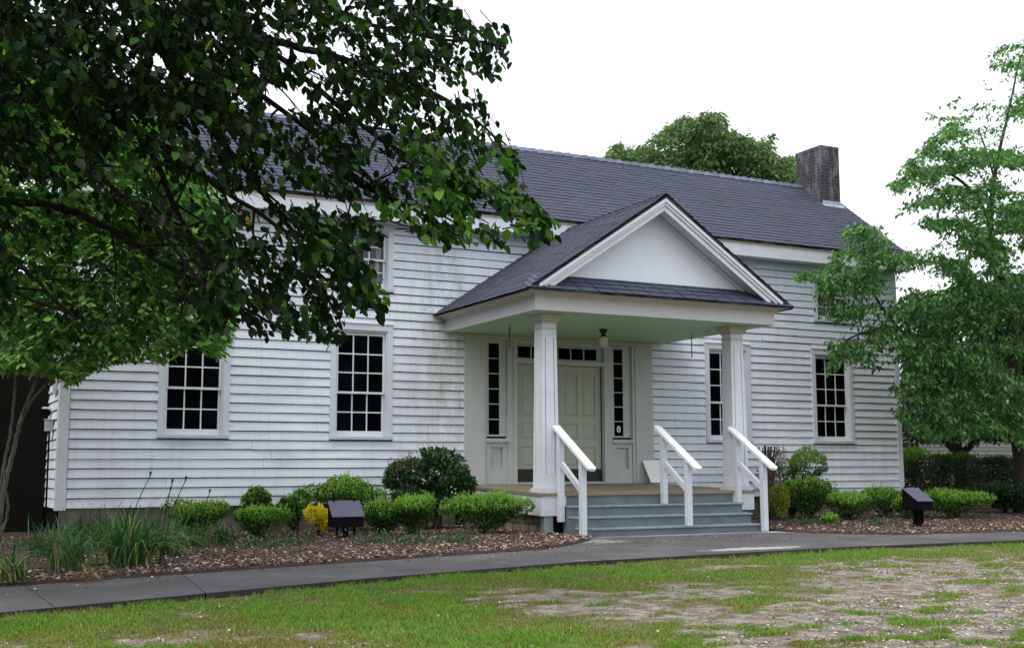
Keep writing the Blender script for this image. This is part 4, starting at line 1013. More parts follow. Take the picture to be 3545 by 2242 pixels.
# taller holly with bare legs
def holly():
    rs = np.random.RandomState(55); Y = -1.05; zb = .33
    c = at(1485, 1700, 1, Y); root = empty('holly_bush', (c[0], Y, zb), 'tall dark glossy holly bush on several bare stems left of the porch', 'bush')
    blobs = [(1550, 1600, 45, 38), (1500, 1590, 42, 34), (1525, 1635, 60, 40), (1430, 1625, 48, 34), (1380, 1630, 34, 34), (1590, 1650, 32, 36), (1400, 1668, 46, 30), (1470, 1668, 44, 30), (1560, 1690, 46, 30), (1500, 1705, 38, 26), (1420, 1705, 34, 24), (1368, 1660, 30, 26), (1615, 1680, 24, 26), (1450, 1745, 44, 24), (1540, 1742, 46, 24), (1390, 1725, 26, 22)]
    P = []; D = []
    for (u, v, ru, rv) in blobs:
        q = at(u, v, 1, Y+rs.uniform(-.25, .25)); sc_ = at(u+100, v, 1, Y)[0]-at(u, v, 1, Y)[0]
        nb_ = 420; d = unit(rs.normal(size=(nb_, 3))); r = (1-np.abs(rs.normal(0, .25, nb_)))*(.75+.5*vnoise(d[:, 0]*2.3+u, d[:, 2]*2.3+v, 3))
        P.append(q+d*np.array([ru/100*sc_*.95, ru/100*sc_*.9, rv/100*sc_*.88])*r[:, None]); D.append(d)
    P = np.concatenate(P); D = np.concatenate(D)
    leaves('foliage', P, D+rs.normal(0, .6, P.shape)+np.array([0, 0, .1]), rs.normal(size=P.shape)+D, .085*rs.uniform(.7, 1.2, len(P)), .5, 'holly', root, rs)
    q = np.array([at(u, v, 1, Y-.15) for u, v in ((1365, 1605), (1385, 1595), (1415, 1585), (1430, 1592), (1375, 1625), (1440, 1600), (1400, 1610))])
    Pb = np.repeat(q, 18, 0)+rs.normal(0, .05, (126, 3)); leaves('new_growth', Pb, rs.normal(0, .5, Pb.shape)+np.array([0, 0, .8]), rs.normal(size=Pb.shape), .04, .4, 'bronze', root, rs)
    t = Tubes(); base = np.array([c[0], Y, zb-.02])
    for (u, v, ru, rv) in blobs[:12]:
        q = at(u+rs.uniform(-20, 20), v, 1, Y+rs.uniform(-.2, .2)); b_ = base+np.array([rs.normal(0, .20), rs.normal(0, .08), 0])
        t.add(curve([b_, b_*.6+q*.4+np.array([rs.normal(0, .05), 0, .08]), q], 6), np.linspace(.02, .007, 13), 6)
    t.build('stem', 'bark', root)
holly()
# right hand side
shrub('gold_shrub', 2648, 2728, 1688, 1800, -1.35, 'golden yellow green shrub next to the right handrail of the steps', 'goldleaf', 'goldleaf', seed=21, n_=3500, group=None)
shrub('shrub', 2715, 2895, 1640, 1805, -1.2, 'loose mid green shrub under the topiary ball', seed=22, n_=7000, tips=.25)
shrub('shrub', 2890, 3020, 1705, 1812, -1.9, 'light green mound shrub left of the right corner board', seed=23, n_=5500, tips=.45)
shrub('shrub', 2985, 3135, 1688, 1806, -1.35, 'dense green shrub standing at the foot of the right corner board', seed=24, n_=5000, tips=.3)
shrub('shrub', 3110, 3175, 1725, 1812, -2.2, 'small pale green shrub tucked behind the right flood light', seed=25, n_=2400, tips=.3)
shrub('shrub', 3220, 3390, 1692, 1806, -2.4, 'bright green low shrub just right of the right flood light', seed=26, n_=6000, tips=.55)
shrub('sprout', 2848, 2892, 1792, 1826, -2.75, 'tiny green sprout in the mulch before the right hand shrubs', n_=500, seed=27, stems=False, group=None, cat='plant')
def topiary():
    rs = np.random.RandomState(66); Y = -.75; zb = .33
    c = at(2745, 1760, 1, Y); root = empty('topiary_shrub', (c[0], Y, zb), 'leaning shrub with one bright green rounded ball and bare brown branches', 'shrub')
    P = []; D = []; RN = []
    for (u, v, ru, rv, n_) in ((2795, 1612, 52, 50, 3300), (2760, 1640, 35, 40, 900), (2722, 1620, 30, 30, 700), (2690, 1650, 30, 40, 600)):
        q = at(u, v, 1, Y); sc_ = at(u+100, v, 1, Y)[0]-at(u, v, 1, Y)[0]; d = unit(rs.normal(size=(n_, 3)))
        P.append(q+d*np.array([ru/100*sc_, ru/100*sc_, rv/100*sc_*.9])*(1-np.abs(rs.normal(0, .16, n_)))[:, None]); D.append(d)
    P = np.concatenate(P); D = np.concatenate(D); P = P+D*((vnoise(D[:, 0]*2.5+3, D[:, 2]*2.5+D[:, 1], 5)-.5)*.16)[:, None]; cl_ = vnoise(D[:, 0]*3+9, D[:, 2]*3, 8) > .12; P, D = P[cl_], D[cl_]
    leaves('foliage', P, D+rs.normal(0, .5, P.shape)+np.array([0, 0, .4]), rs.normal(size=P.shape), .034*rs.uniform(.7, 1.2, len(P)), .5, 'shrub', root, rs, rnd=np.clip(.35+.5*D[:, 2]+rs.rand(len(P))*.4, 0, 1))
    q = P[:3000][D[:3000, 2] > .0][:1400]; q = q+rs.normal(0, .02, q.shape); leaves('new_growth', q+np.array([0, 0, .01]), rs.normal(0, .4, q.shape)+np.array([0, 0, 1]), rs.normal(size=q.shape), .03, .45, 'shrub_tip', root, rs)
    t = Tubes(); base = at(2740, 1790, 1, Y)
    for (u, v) in ((2790, 1630), (2765, 1570), (2755, 1650), (2710, 1640), (2690, 1600), (2735, 1600)):
        q = at(u, v, 1, Y+rs.uniform(-.1, .1)); t.add(curve([base, base*.5+q*.5+rs.normal(0, .05, 3), q], 6), np.linspace(.028, .011, 13), 6)
    t.build('stem', 'bark', root)
    rs = np.random.RandomState(67); Y = -.95
    base = at(2668, 1760, 1, Y); r2 = empty('pruned_shrub', (base[0], Y, zb), 'pruned shrub of bare cut brown sticks right of the porch column', 'shrub')
    t = Tubes()
    for (u, v, rr) in ((2626, 1545, .012), (2640, 1548, .010), (2648, 1542, .02), (2660, 1546, .02), (2669, 1545, .018), (2672, 1580, .02), (2683, 1546, .014), (2690, 1560, .01), (2700, 1600, .012), (2640, 1600, .012)):
        q = at(u, v, 1, Y+rs.uniform(-.1, .1)); md = at(2660+(u-2660)*.6, 1620, 1, Y); t.add(curve([np.array([base[0]+rs.normal(0, .02), Y, zb]), md, q], 6), np.linspace(rr*1.3, rr, 13), 6)
    t.build('stem', 'bark', r2)
    P = np.repeat(np.array([at(u, v, 1, Y) for u, v in ((2640, 1640), (2665, 1650), (2690, 1645), (2675, 1670), (2650, 1690), (2700, 1575), (2695, 1560))]), 90, 0); P = P+rs.normal(0, .06, P.shape)
    leaves('foliage', P, rs.normal(size=P.shape)+np.array([0, 0, .3]), rs.normal(size=P.shape), .04, .45, 'bronze', r2, rs)
topiary()
HG = 'clipped hedge blocks beyond the right end of the house'
shrub('hedge', 3085, 3205, 1558, 1790, .9, 'clipped hedge block touching the right end of the house', 'leaf_deep', 'shrub_tip', 'hedge', 9000, .045, 31, True, .35, group=HG)
shrub('hedge', 3240, 3365, 1574, 1790, .9, 'middle clipped hedge block in front of the twisted trunk', 'leaf_deep', 'shrub', 'hedge', 11000, .045, 32, True, .3, group=HG)
shrub('hedge', 3395, 3510, 1582, 1790, .8, 'dark clipped hedge block left of the thick tree trunk', 'leaf_deep', 'leaf_deep', 'hedge', 11000, .045, 33, True, .2, group=HG)
shrub('shrub', 3380, 3580, 1665, 1800, -.9, 'dark loose shrub in shade at the foot of the dogwood trunk', 'leaf_deep', 'holly', 'shrub', 6000, .06, 34, False, .2, group=None)
# orange flower
fl = empty('orange_flower', tuple(at(3212, 1780, 1, -1.2)), 'single orange flower on a stalk beside the right flood light', 'flower')
q = at(3210, 1672, 1, -1.2); t = Tubes(); t.add(curve([(q[0]+.03, -1.2, .34), (q[0]+.01, -1.2, .7), q], 5), .005, 5); t.build('stalk', 'holly', fl)
b = MB()
for k in range(6):
    a = k*math.pi/3; d = np.array([math.cos(a), math.sin(a), .3]); s_ = np.array([-math.sin(a), math.cos(a), 0])
    b.poly([q, q+d*.035+s_*.018+np.array([0, 0, .03]), q+d*.065+np.array([0, 0, .035]), q+d*.035-s_*.018+np.array([0, 0, .03])])
b.build('petal', 'orange', fl)

def blades(name, c, n_, L, spread, label, m1='blade', seed=0, cat='plant', group=None, w=.02, flop=1.0, dead=0, zb=.33, stalks=0):
    rs = np.random.RandomState(300+seed); root = empty(name, (c[0], c[1], zb), label, cat, group)
    def make(nm, k, mt, Ls, wl, fl):
        seg = 6; a = rs.uniform(0, 6.28, k); l_ = Ls*rs.uniform(.55, 1.1, k); out = rs.uniform(.15, 1, k)*spread
        t = np.linspace(0, 1, seg+1); d = np.stack([np.cos(a), np.sin(a)], -1)
        lean = rs.uniform(.25, 1.0, k)*fl
        R_ = (l_*lean)[:, None]*(t[None]**1.6)
        Zc = l_[:, None]*(t[None]*(1-.15*lean[:, None])-(lean[:, None]*.75)*t[None]**3)
        b0 = np.stack([rs.normal(0, .35, k)*spread, rs.normal(0, .35, k)*spread], -1)
        cen = np.concatenate([c[None, None, :2]+b0[:, None]+d[:, None]*R_[..., None], (zb+Zc)[..., None]], -1)
        sd = np.stack([-d[:, 1], d[:, 0], np.zeros(k)], -1)[:, None]; ww = (wl*rs.uniform(.6, 1.1, k))[:, None]*np.array([.6, .95, 1, .9, .7, .4, .04])[None]
        V = np.stack([cen-sd*ww[..., None]/2, cen+sd*ww[..., None]/2+np.array([0, 0, .002])], 2).reshape(-1, 3)
        V[:, 2] = np.maximum(V[:, 2], zb-.0)
        i = np.arange(k*(seg+1)*2).reshape(k, seg+1, 2)
        F = np.stack([i[:, :-1, 0], i[:, :-1, 1], i[:, 1:, 1], i[:, 1:, 0]], -1).reshape(-1, 4)
        npmesh(nm, V, F, mt, root, rnd=np.repeat(rs.rand(k), (seg+1)*2), smooth=True)
    make('blades', n_, m1, L, w, flop)
    if dead: make('withered_blades', dead, 'deadblade', L*.75, w*.8, flop*1.5)
    if stalks:
        t = Tubes()
        for i in range(stalks):
            x = c[0]+rs.uniform(-.15, .35); y = c[1]+rs.uniform(-.1, .1); h = L*rs.uniform(.95, 1.12); dx = rs.uniform(.05, .25)
            p = curve([(x, y, zb), (x+dx*.4, y, zb+h*.6), (x+dx, y, zb+h)], 5); t.add(p, .004, 4); t.add([p[-1], p[-1]+np.array([.01, 0, .05])], [.004, .014], 5)
        t.build('flower_stalk', 'shrub', root)
    return root
LG = 'strap leaved lily clumps in the left bed'
def gp(u, v): return at(u, v, 2, .33)
blades('lily_clump', gp(440, 1955), 190, .80, .30, 'largest green lily clump in the middle of the left bed', seed=1, group=LG, w=.026, dead=8, stalks=3)
blades('lily_clump', gp(385, 1900), 110, .78, .30, 'upright lily clump behind the largest clump in the left bed', seed=2, group=LG, w=.024)
blades('lily_clump', gp(575, 1925), 120, .66, .22, 'green lily clump just right of the largest clump', seed=3, group=LG, w=.022, dead=4, stalks=2)
blades('lily_clump', gp(690, 1895), 80, .50, .2, 'small lily clump at the foot of the shrub under the leftmost window', seed=4, group=LG, w=.018, dead=2)
blades('lily_clump', gp(775, 1885), 100, .50, .2, 'rightmost grassy lily clump of the left bed', seed=5, group=LG, w=.016)
blades('lily_clump', gp(240, 1975), 100, .6, .24, 'darker lily clump below the left corner board', seed=6, group=LG, w=.02, dead=6)
blades('lily_clump', gp(305, 2000), 8, .32, .10, 'withered yellow lily clump at the path edge', seed=7, group=LG, w=.018, dead=16, flop=1.5)
blades('lily_clump', gp(30, 2010), 60, .48, .2, 'half withered lily clump at the left edge of the photo', seed=8, group=LG, w=.02, dead=14)
blades('lily_clump', gp(160, 1930), 70, .62, .3, 'shaded lily clump beside the end of the house wall', 'holly', seed=9, group=LG, w=.02)
blades('lily_clump', gp(290, 1890), 90, .66, .32, 'lily clump standing close against the foundation near the corner', 'holly', seed=10, group=LG, w=.02)

FG = 'low leafy seedlings along the foot of the shrubs'
for i, (u, v, nn_, lab) in enumerate(((520, 1880, 260, 'low green seedlings between the lily clumps and the leftmost shrub'), (905, 1895, 300, 'low green seedlings at the foot of the ragged light green shrub'), (1010, 1885, 240, 'low green seedlings left of the yellow leaved plant'),
                                     (1300, 1880, 300, 'low green seedlings right of the left flood light'), (1440, 1882, 260, 'low green seedlings under the rounded bright shrub'), (1600, 1878, 300, 'low green seedlings under the wide shrub by the porch'), (2800, 1815, 300, 'low green seedlings in front of the loose mid green shrub'), (3060, 1818, 260, 'low green seedlings left of the right flood light'))):
    rs = np.random.RandomState(900+i); c = at(u, v, 2, .34); root = empty('seedlings', (c[0], c[1], .33), lab, 'plant', FG)
    P = np.stack([c[0]+rs.normal(0, .16, nn_), c[1]+rs.normal(.1, .14, nn_), .34+np.abs(rs.normal(0, .06, nn_))], -1)
    leaves('foliage', P, rs.normal(size=P.shape)+np.array([0, 0, .5]), rs.normal(size=P.shape)+np.array([0, 0, 1]), .045*rs.uniform(.6, 1.2, nn_), .45, 'holly', root, rs)

# ------------------------------------------------------------------ trees
def sample(poly, n_, dens, rs):
    poly = np.array(poly, float); lo, hi = poly.min(0), poly.max(0); out = []
    while sum(map(len, out)) < n_:
        u = rs.uniform(lo[0], hi[0], n_*2); v = rs.uniform(lo[1], hi[1], n_*2)
        k = inpoly(u, v, poly) & (rs.rand(n_*2) < dens(u, v)); out.append(np.stack([u[k], v[k]], -1))
    return np.concatenate(out)[:n_]
DS = PW/2408.0
def to3(q, dep):
    v = VD[None]+VR[None]*((q[:, 0]*DS-PW/2)/PF)[:, None]-VU[None]*((q[:, 1]*DS-PH/2)/PF)[:, None]
    return CAM+v*dep[:, None]
def sprays(C, D, nl, L, rs, droop=.5, wid=.09, flat=False):
    """leafy shoots: nl leaves set alternately along each shoot that starts at C and runs along D"""
    n_ = len(C); D = unit(D); up = np.array([0, 0, 1.]); S = unit(np.cross(D, up)+1e-6)
    t = (np.arange(nl)+.5)/nl; Ls = L*rs.uniform(.6, 1.3, n_)
    P = C[:, None]+D[:, None]*(Ls[:, None]*t[None])[..., None]; P[..., 2] -= (Ls[:, None]*t[None]**2*.22)
    sg = np.where(np.arange(nl) % 2, 1, -1)[None, :, None]*rs.uniform(.6, 1.2, (n_, nl, 1))
    A = D[:, None]*.55+S[:, None]*sg+rs.normal(0, .28, (n_, nl, 3)); A[..., 2] -= droop
    N = up[None, None]+rs.normal(0, .45, (n_, nl, 3))+S[:, None]*sg*(.5)
    P = P+rs.normal(0, wid*.25, P.shape)
    tw = np.stack([C, C+D*(Ls*.55)[:, None]-up*(Ls*.06)[:, None], C+D*Ls[:, None]-up*(Ls*.22)[:, None]], 1)
    return P.reshape(-1, 3), A.reshape(-1, 3), N.reshape(-1, 3), tw
def blobs_w(u, v, L): # weights from ellipses
    w = np.ones(len(u))
    for (cu, cv, ru, rv, f) in L:
        r = ((u-cu)/ru)**2+((v-cv)/rv)**2; w *= np.where(r < 1, f, 1.0)
    return w

def todisp(P):
    v = P-CAM; z = v @ VD; return (PW/2+PF*(v @ VR)/z)/DS, (PH/2-PF*(v @ VU)/z)/DS
def trim(P, poly, holes, rs):
    u, v = todisp(P); k = inpoly(u+rs.normal(0, 5, len(u)), v+rs.normal(0, 5, len(u)), poly)
    w = blobs_w(u, v, [(a, b_, c*.92, d*.92, f) for a, b_, c, d, f in holes]); return k & (rs.rand(len(u)) < np.clip(w*1.3+.04, 0, 1))
# --- large dark foreground tree
def big_tree():
    rs = np.random.RandomState(77)
    root_base = at_depth(-900, 2300, 9.2); root_base[2] = .26
    root = empty('shade_tree', tuple(root_base), 'large dark leaved tree whose boughs overhang the upper left of the view', 'tree')
    poly = [(-520, -420), (1000, -420), (1060, -60), (1075, 30), (1120, 60), (1165, 40), (1205, 68), (1192, 140), (1140, 188), (1065, 175), (1135, 215), (1170, 285), (1205, 330), (1228, 378), (1200, 405), (1245, 460),
            (1300, 500), (1312, 545), (1240, 580), (1180, 572), (1110, 560), (1060, 582), (1010, 556), (955, 515), (905, 505), (885, 560), (900, 640), (897, 735), (860, 715), (815, 735), (800, 800), (720, 785),
            (690, 770), (610, 800), (560, 760), (470, 790), (330, 740), (200, 780), (60, 760), (-520, 800)]
    holes = [(672, 222, 62, 36, .03), (430, 168, 24, 14, .02), (640, 75, 30, 18, .1), (700, 95, 26, 14, .1), (745, 160, 40, 16, .1), (800, 120, 30, 18, .15), (850, 180, 34, 16, .15), (905, 235, 22, 30, .2), (600, 150, 26, 16, .2),
             (640, 130, 40, 12, .15), (780, 210, 34, 14, .2), (950, 150, 20, 30, .3), (1010, 90, 22, 26, .3), (890, 60, 24, 18, .3), (640, 452, 130, 18, .12), (830, 478, 60, 22, .15), (740, 380, 50, 20, .15), (620, 340, 34, 16, .2), (860, 405, 50, 18, .2), (560, 400, 30, 14, .3),
             (640, 600, 34, 26, .3), (790, 590, 30, 34, .3), (700, 690, 40, 20, .3), (60, 215, 34, 24, .2), (120, 300, 60, 20, .2), (60, 340, 40, 24, .25), (220, 380, 40, 16, .3), (100, 430, 50, 20, .3)]
    def dens(u, v):
        fine = fbm(u/26., v/20., 6, 2); mid = fbm(u/75., v/50., 4, 3)
        w = np.where(u < 560, np.where(v < 270, 1.2, .5), np.where(v < 300, .62, .8))
        w = np.where((u < 560) & (v > 250) & (v < 400), .6, w); w = np.where((u < 470) & (v > 430), .14, w)
        w = np.where((u > 1000) & (v > 300), .6, w)
        w = w*np.clip((mid-.22)*2.4, .15, 1.5)*np.where(w < .9, np.clip((fine-.34)*5, .06, 1.6), 1)
        w = w*blobs_w(u, v, [(672, 222, 66, 40, .1), (430, 168, 24, 14, .02), (640, 452, 150, 26, .3), (830, 478, 60, 30, .4), (690, 390, 110, 34, .5)])
        w = np.where((u < -20) | (v < -20), .3, w)
        return np.clip(w, 0, 1)
    cu = rs.uniform(-520, 1312, 7200); cv = rs.uniform(-420, 800, 7200)
    k_ = inpoly(cu, cv, poly) & (rs.rand(7200) < dens(cu, cv)); q = np.stack([cu[k_], cv[k_]], -1)
    dep = rs.uniform(7.6, 10.6, len(q)); dep -= .9*np.clip((q[:, 1]-200)/600, -.3, 1)*rs.rand(len(q))
    C = to3(q, dep)
    # shoots run outwards and down, to the right in the view
    D = VR[None]*rs.uniform(.1, 1.1, (len(q), 1))+VD[None]*rs.normal(0, .55, (len(q), 1)); D[:, 2] += rs.uniform(-.9, .1, len(q))
    C = C-unit(D)*.22
    P, A, N, tw = sprays(C, D, 13, .42, rs, .85, .1)
    edge = (q[:, 0] > 880) & (q[:, 1] > 330) & (rs.rand(len(q)) < .5)  # half the lower right shoots get a brighter leaf colour
    e = np.repeat(edge, 13); kp = trim(P, poly, holes, rs); P, A, N, e = P[kp], A[kp], N[kp], e[kp]
    sz = .088*rs.uniform(.6, 1.3, len(P))
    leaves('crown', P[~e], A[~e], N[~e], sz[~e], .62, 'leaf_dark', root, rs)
    leaves('edge_leaves', P[e], A[e], N[e], sz[e], .62, 'leaf_edge', root, rs)
    tu, tv = todisp(tw[:, 2]); tkeep = inpoly(tu, tv, poly) & (blobs_w(tu, tv, holes) > .5)
    t = Tubes()
    for k in range(len(tw)):
        if tkeep[k]: t.add(tw[k], [.005, .0035, .002], 4)
    # trunk out of view, boughs sweeping across
    trunk = curve([root_base, root_base+np.array([.2, .1, 2.2]), root_base+np.array([.5, .4, 4.2]), root_base+np.array([.6, .5, 6.2])], 8)
    t.add(trunk, np.linspace(.30, .17, len(trunk)), 14)
    B = [((-420, 500), (100, 480), (420, 640), (690, 790), 9.0), ((-420, 200), (200, 260), (560, 470), (880, 700), 8.7), ((-420, 0), (380, 120), (760, 330), (990, 540), 9.3), ((-400, -150), (500, 60), (900, 330), (1280, 545), 9.0),
         ((-350, -250), (560, -60), (880, 60), (1190, 110), 9.6), ((500, 60), (740, 120), (1000, 210), (1190, 340), 9.3), ((-420, 330), (60, 330), (300, 470), (520, 720), 8.3), ((200, 260), (330, 320), (450, 560), (600, 780), 8.9),
         ((760, 330), (830, 420), (950, 480), (1090, 560), 9.2), ((380, 120), (520, 330), (700, 560), (800, 760), 9.1), ((-420, 420), (-100, 520), (60, 640), (180, 750), 8.8)]
    for (*pp, dd) in B:
        p3 = [to3(np.array([x]), np.array([dd+o_]))[0] for x, o_ in zip(pp, (0, .2, 0, -.3))]
        cc = curve(p3, 9, .007, rs); t.add(cc, np.linspace(.038, .007, len(cc)), 7)
        for i in range(5, len(cc)-2, 2):
            d_ = cc[min(i+3, len(cc)-1)]-cc[i]; e_ = unit(d_+rs.normal(0, .35, 3)+np.array([0, 0, -.1]))*rs.uniform(.3, .7)
            uu_, vv_ = todisp((cc[i]+e_*1.15)[None]); ok_ = inpoly(uu_, vv_, poly)[0]
            if not ok_: continue
            sub = curve([cc[i], cc[i]+e_*.5+rs.normal(0, .04, 3), cc[i]+e_], 4); t.add(sub, np.linspace(.013, .004, len(sub)), 5)
    for (*pp, dd) in B[:5]:
        p0 = to3(np.array([pp[0]]), np.array([dd]))[0]; cc = curve([trunk[-6], (trunk[-6]+p0)/2+np.array([0, 0, .4]), p0], 6); t.add(cc, np.linspace(.13, .055, len(cc)), 9)
    t.build('trunk', 'bark_dark', root)
big_tree()

def tree(name, label, base, poly, n_, deprange, dens, matn, leaf, seed, nl=11, L=.5, droop=.5, wr=.5, limbs=(), trunkr=.12, bark='bark', depf=None, flat=.0, zbase=.3, trunk_pts=None, group=None, twr=.004, holes=()):
    rs = np.random.RandomState(seed); root = empty(name, tuple(base), label, 'tree', group)
    q = sample(poly, n_, dens, rs)
    dep = rs.uniform(deprange[0], deprange[1], len(q)) if depf is None else depf(q, rs)
    C = to3(q, dep); D = rs.normal(size=(len(q), 3))*np.array([1, 1, .3]); 
    cen = C.mean(0); D = unit(D)+unit((C-cen)*np.array([1, 1, .4]))*.8; D[:, 2] += rs.uniform(-.35, .2, len(q))
    P, A, N, tw = sprays(C-unit(D)*L*.4, D, nl, L, rs, droop, .1)
    kp = trim(P, poly, holes, rs); P, A, N = P[kp], A[kp], N[kp]
    leaves('crown', P, A, N, leaf*rs.uniform(.65, 1.25, len(P)), wr, matn, root, rs)
    t = Tubes(); tu, tv = todisp(tw[:, 2]); tk = inpoly(tu, tv, poly) & (blobs_w(tu, tv, list(holes)) > .5)
    for k in range(len(tw)):
        if tk[k]: t.add(tw[k], [twr, twr*.7, twr*.4], 3)
    for pts, r0, r1 in limbs:
        cc = curve(pts, 8, .003, rs); t.add(cc, np.linspace(r0, r1, len(cc)), 9)
    t.build('trunk', bark, root); return root
def lp(pts, dep): return [to3(np.array([[u, v]], float), np.array([float(d)]))[0] for (u, v), d in zip(pts, dep if isinstance(dep, (list, tuple)) else [dep]*len(pts))]

# --- pale stemmed small tree at the left end of the house
bl = at(8, 1885, 2, .33)
Lp = [(-420, 60), (100, 110), (260, 180), (420, 330), (500, 430), (545, 560), (560, 700), (540, 790), (515, 845), (455, 800), (420, 835), (370, 850), (330, 838), (270, 852), (215, 862), (165, 905), (120, 880), (60, 872), (-420, 860)]
def dL(u, v):
    n_ = fbm(u/55., v/34., 14, 3); return np.clip((n_-.28)*3.2, .05, 1)*np.where(u < -30, .3, 1)
def depL(q, rs): return rs.uniform(12.6, 15.2, len(q))+.8*np.clip(q[:, 0]/500, 0, 1)
tree('crape_myrtle_tree', 'light green multi stemmed tree with pale trunks at the left end of the farmhouse', bl, Lp, 3700, None, dL, 'leaf_light', .098, 401, 12, .5, .45, .55, depf=depL, bark='bark_pale', limbs=[
    (lp([(2, 1285), (-2, 1250), (10, 1150), (32, 1060), (48, 990), (75, 920), (95, 870)], 14.6), .032, .022),
    (lp([(47, 992), (78, 938), (125, 885), (200, 800)], 14.6), .024, .014),
    (lp([(-8, 1260), (8, 1100), (24, 1020), (33, 950), (42, 860), (80, 700)], 14.9), .022, .014),
    (lp([(-10, 1290), (18, 1205), (12, 1140), (10, 1100)], 14.4), .018, .015),
    (lp([(95, 870), (140, 760), (260, 600), (330, 480)], 14.4), .022, .01),
    (lp([(200, 800), (330, 730), (450, 700)], [14.6, 14.2, 14.0]), .02, .008)])
# --- dark evergreen behind it closes the view at the far left
def dfl(u, v): return np.clip((fbm(u/50., v/50., 24, 3)-.15)*2.4, .2, 1)
pb = to3(np.array([[60., 1150.]]), np.array([26.]))[0]; pb[2] = .26
tree('evergreen_tree', 'dark evergreen tree rising behind the left end of the farmhouse', pb, [(-500, -100), (80, 60), (230, 180), (330, 300), (360, 460), (380, 700), (-500, 800)], 2400, (21.5, 27), dfl, 'leaf_back', .15, 402, 12, .8, .4, .5, limbs=[([pb, pb+np.array([.1, 0, 4]), pb+np.array([0, 0, 9])], .25, .08)])

# --- right hand dogwood
br = at(3535, 1790, 2, .33)
Rp = [(2620, 40), (2400, 92), (2385, 100), (2345, 112), (2325, 130), (2330, 165), (2295, 188), (2252, 220), (2215, 250), (2155, 256), (2185, 285), (2220, 305), (2185, 318), (2172, 345), (2130, 380), (2120, 400), (2092, 425), (2098, 450), (2180, 455),
      (2092, 495), (2115, 505), (2180, 490), (2148, 520), (2195, 540), (2230, 560), (2148, 580), (2112, 600), (2085, 560), (2078, 540), (2034, 522), (1975, 536), (1985, 570), (1955, 600), (1950, 625), (1866, 642), (1872, 655), (1935, 655), (1922, 700), (1920, 728), (1950, 758),
      (1990, 750), (2025, 790), (1985, 790), (1940, 797), (1950, 830), (1927, 862), (1945, 872), (2010, 850), (2062, 872), (2075, 850), (2105, 850), (2130, 900), (2092, 905), (2100, 935), (2094, 960), (2120, 985), (2140, 1015), (2200, 1035), (2300, 1040), (2620, 1060)]
Rh = [(2190, 660, 60, 22, .12), (2300, 620, 25, 22, .1), (2250, 590, 40, 18, .3), (2260, 420, 60, 16, .2), (2200, 380, 40, 10, .2), (2240, 500, 60, 14, .25), (2340, 330, 60, 20, .35), (2300, 280, 60, 25, .4), (2350, 210, 60, 60, .45), (2380, 560, 30, 18, .2), (2290, 1035, 90, 20, .5), (2160, 560, 60, 14, .3), (2340, 400, 70, 12, .35)]
def dR(u, v):
    w = blobs_w(u, v, Rh); n_ = fbm(u/80., v/26., 34, 3); w = w*np.clip((n_-.41)*6.0, .02, 1.0)*np.where((u < 2100) & (v > 760), .8, 1)*np.where((u < 2110) & (v > 600) & (v < 760), 2.4, 1)*np.where((u < 2100) & (v < 600), .7, 1)
    return np.clip(w*np.where(v < 320, .45, np.where(v < 460, .7, 1))*np.where(u > 2430, .4, 1), 0, 1)
def depR(q, rs):
    a = np.interp(q[:, 0], [1870, 2118, 2400], [19.6, 20.0, 21.2]); b_ = np.interp(q[:, 0], [1870, 2118, 2400], [21.2, 22.6, 26.5]); return a+(b_-a)*rs.rand(len(q))
tree('dogwood_tree', 'tall layered green tree at the right edge with branches over the house corner', br, Rp, 5300, None, dR, 'leaf_right', .102, 403, 11, .46, .85, .45, depf=depR, holes=Rh, limbs=[
    (lp([(2402, 1215), (2402, 1100), (2392, 980), (2385, 850), (2375, 700)], 24.0), .17, .11),
    (lp([(2375, 700), (2335, 600), (2332, 480), (2345, 380), (2370, 270), (2400, 130)], 23.6), .075, .012),
    (lp([(2332, 640), (2330, 560), (2318, 500), (2265, 430), (2200, 400), (2120, 420)], [23.6, 23.4, 23.2, 23, 22.6, 22.2]), .06, .012),
    (lp([(2398, 1060), (2372, 1020), (2325, 950), (2280, 890), (2230, 840), (2170, 800)], [24, 23.7, 23.4, 23, 22.5, 22]), .085, .02),
    (lp([(2318, 500), (2340, 440), (2320, 360), (2300, 300)], 23.3), .035, .01),
    (lp([(2230, 840), (2130, 815), (2060, 780), (1990, 800), (1935, 850)], [22.5, 22, 21.4, 20.9, 20.4]), .035, .01),
    (lp([(2150, 810), (2080, 730), (2034, 650), (2032, 590), (2030, 540)], [22.2, 21.6, 21, 20.8, 20.6]), .03, .008),
    (lp([(2060, 690), (1980, 660), (1880, 645)], [21.2, 20.8, 20.3]), .02, .006),
    (lp([(2385, 850), (2408, 760), (2440, 600), (2460, 400)], 24.2), .09, .02)])
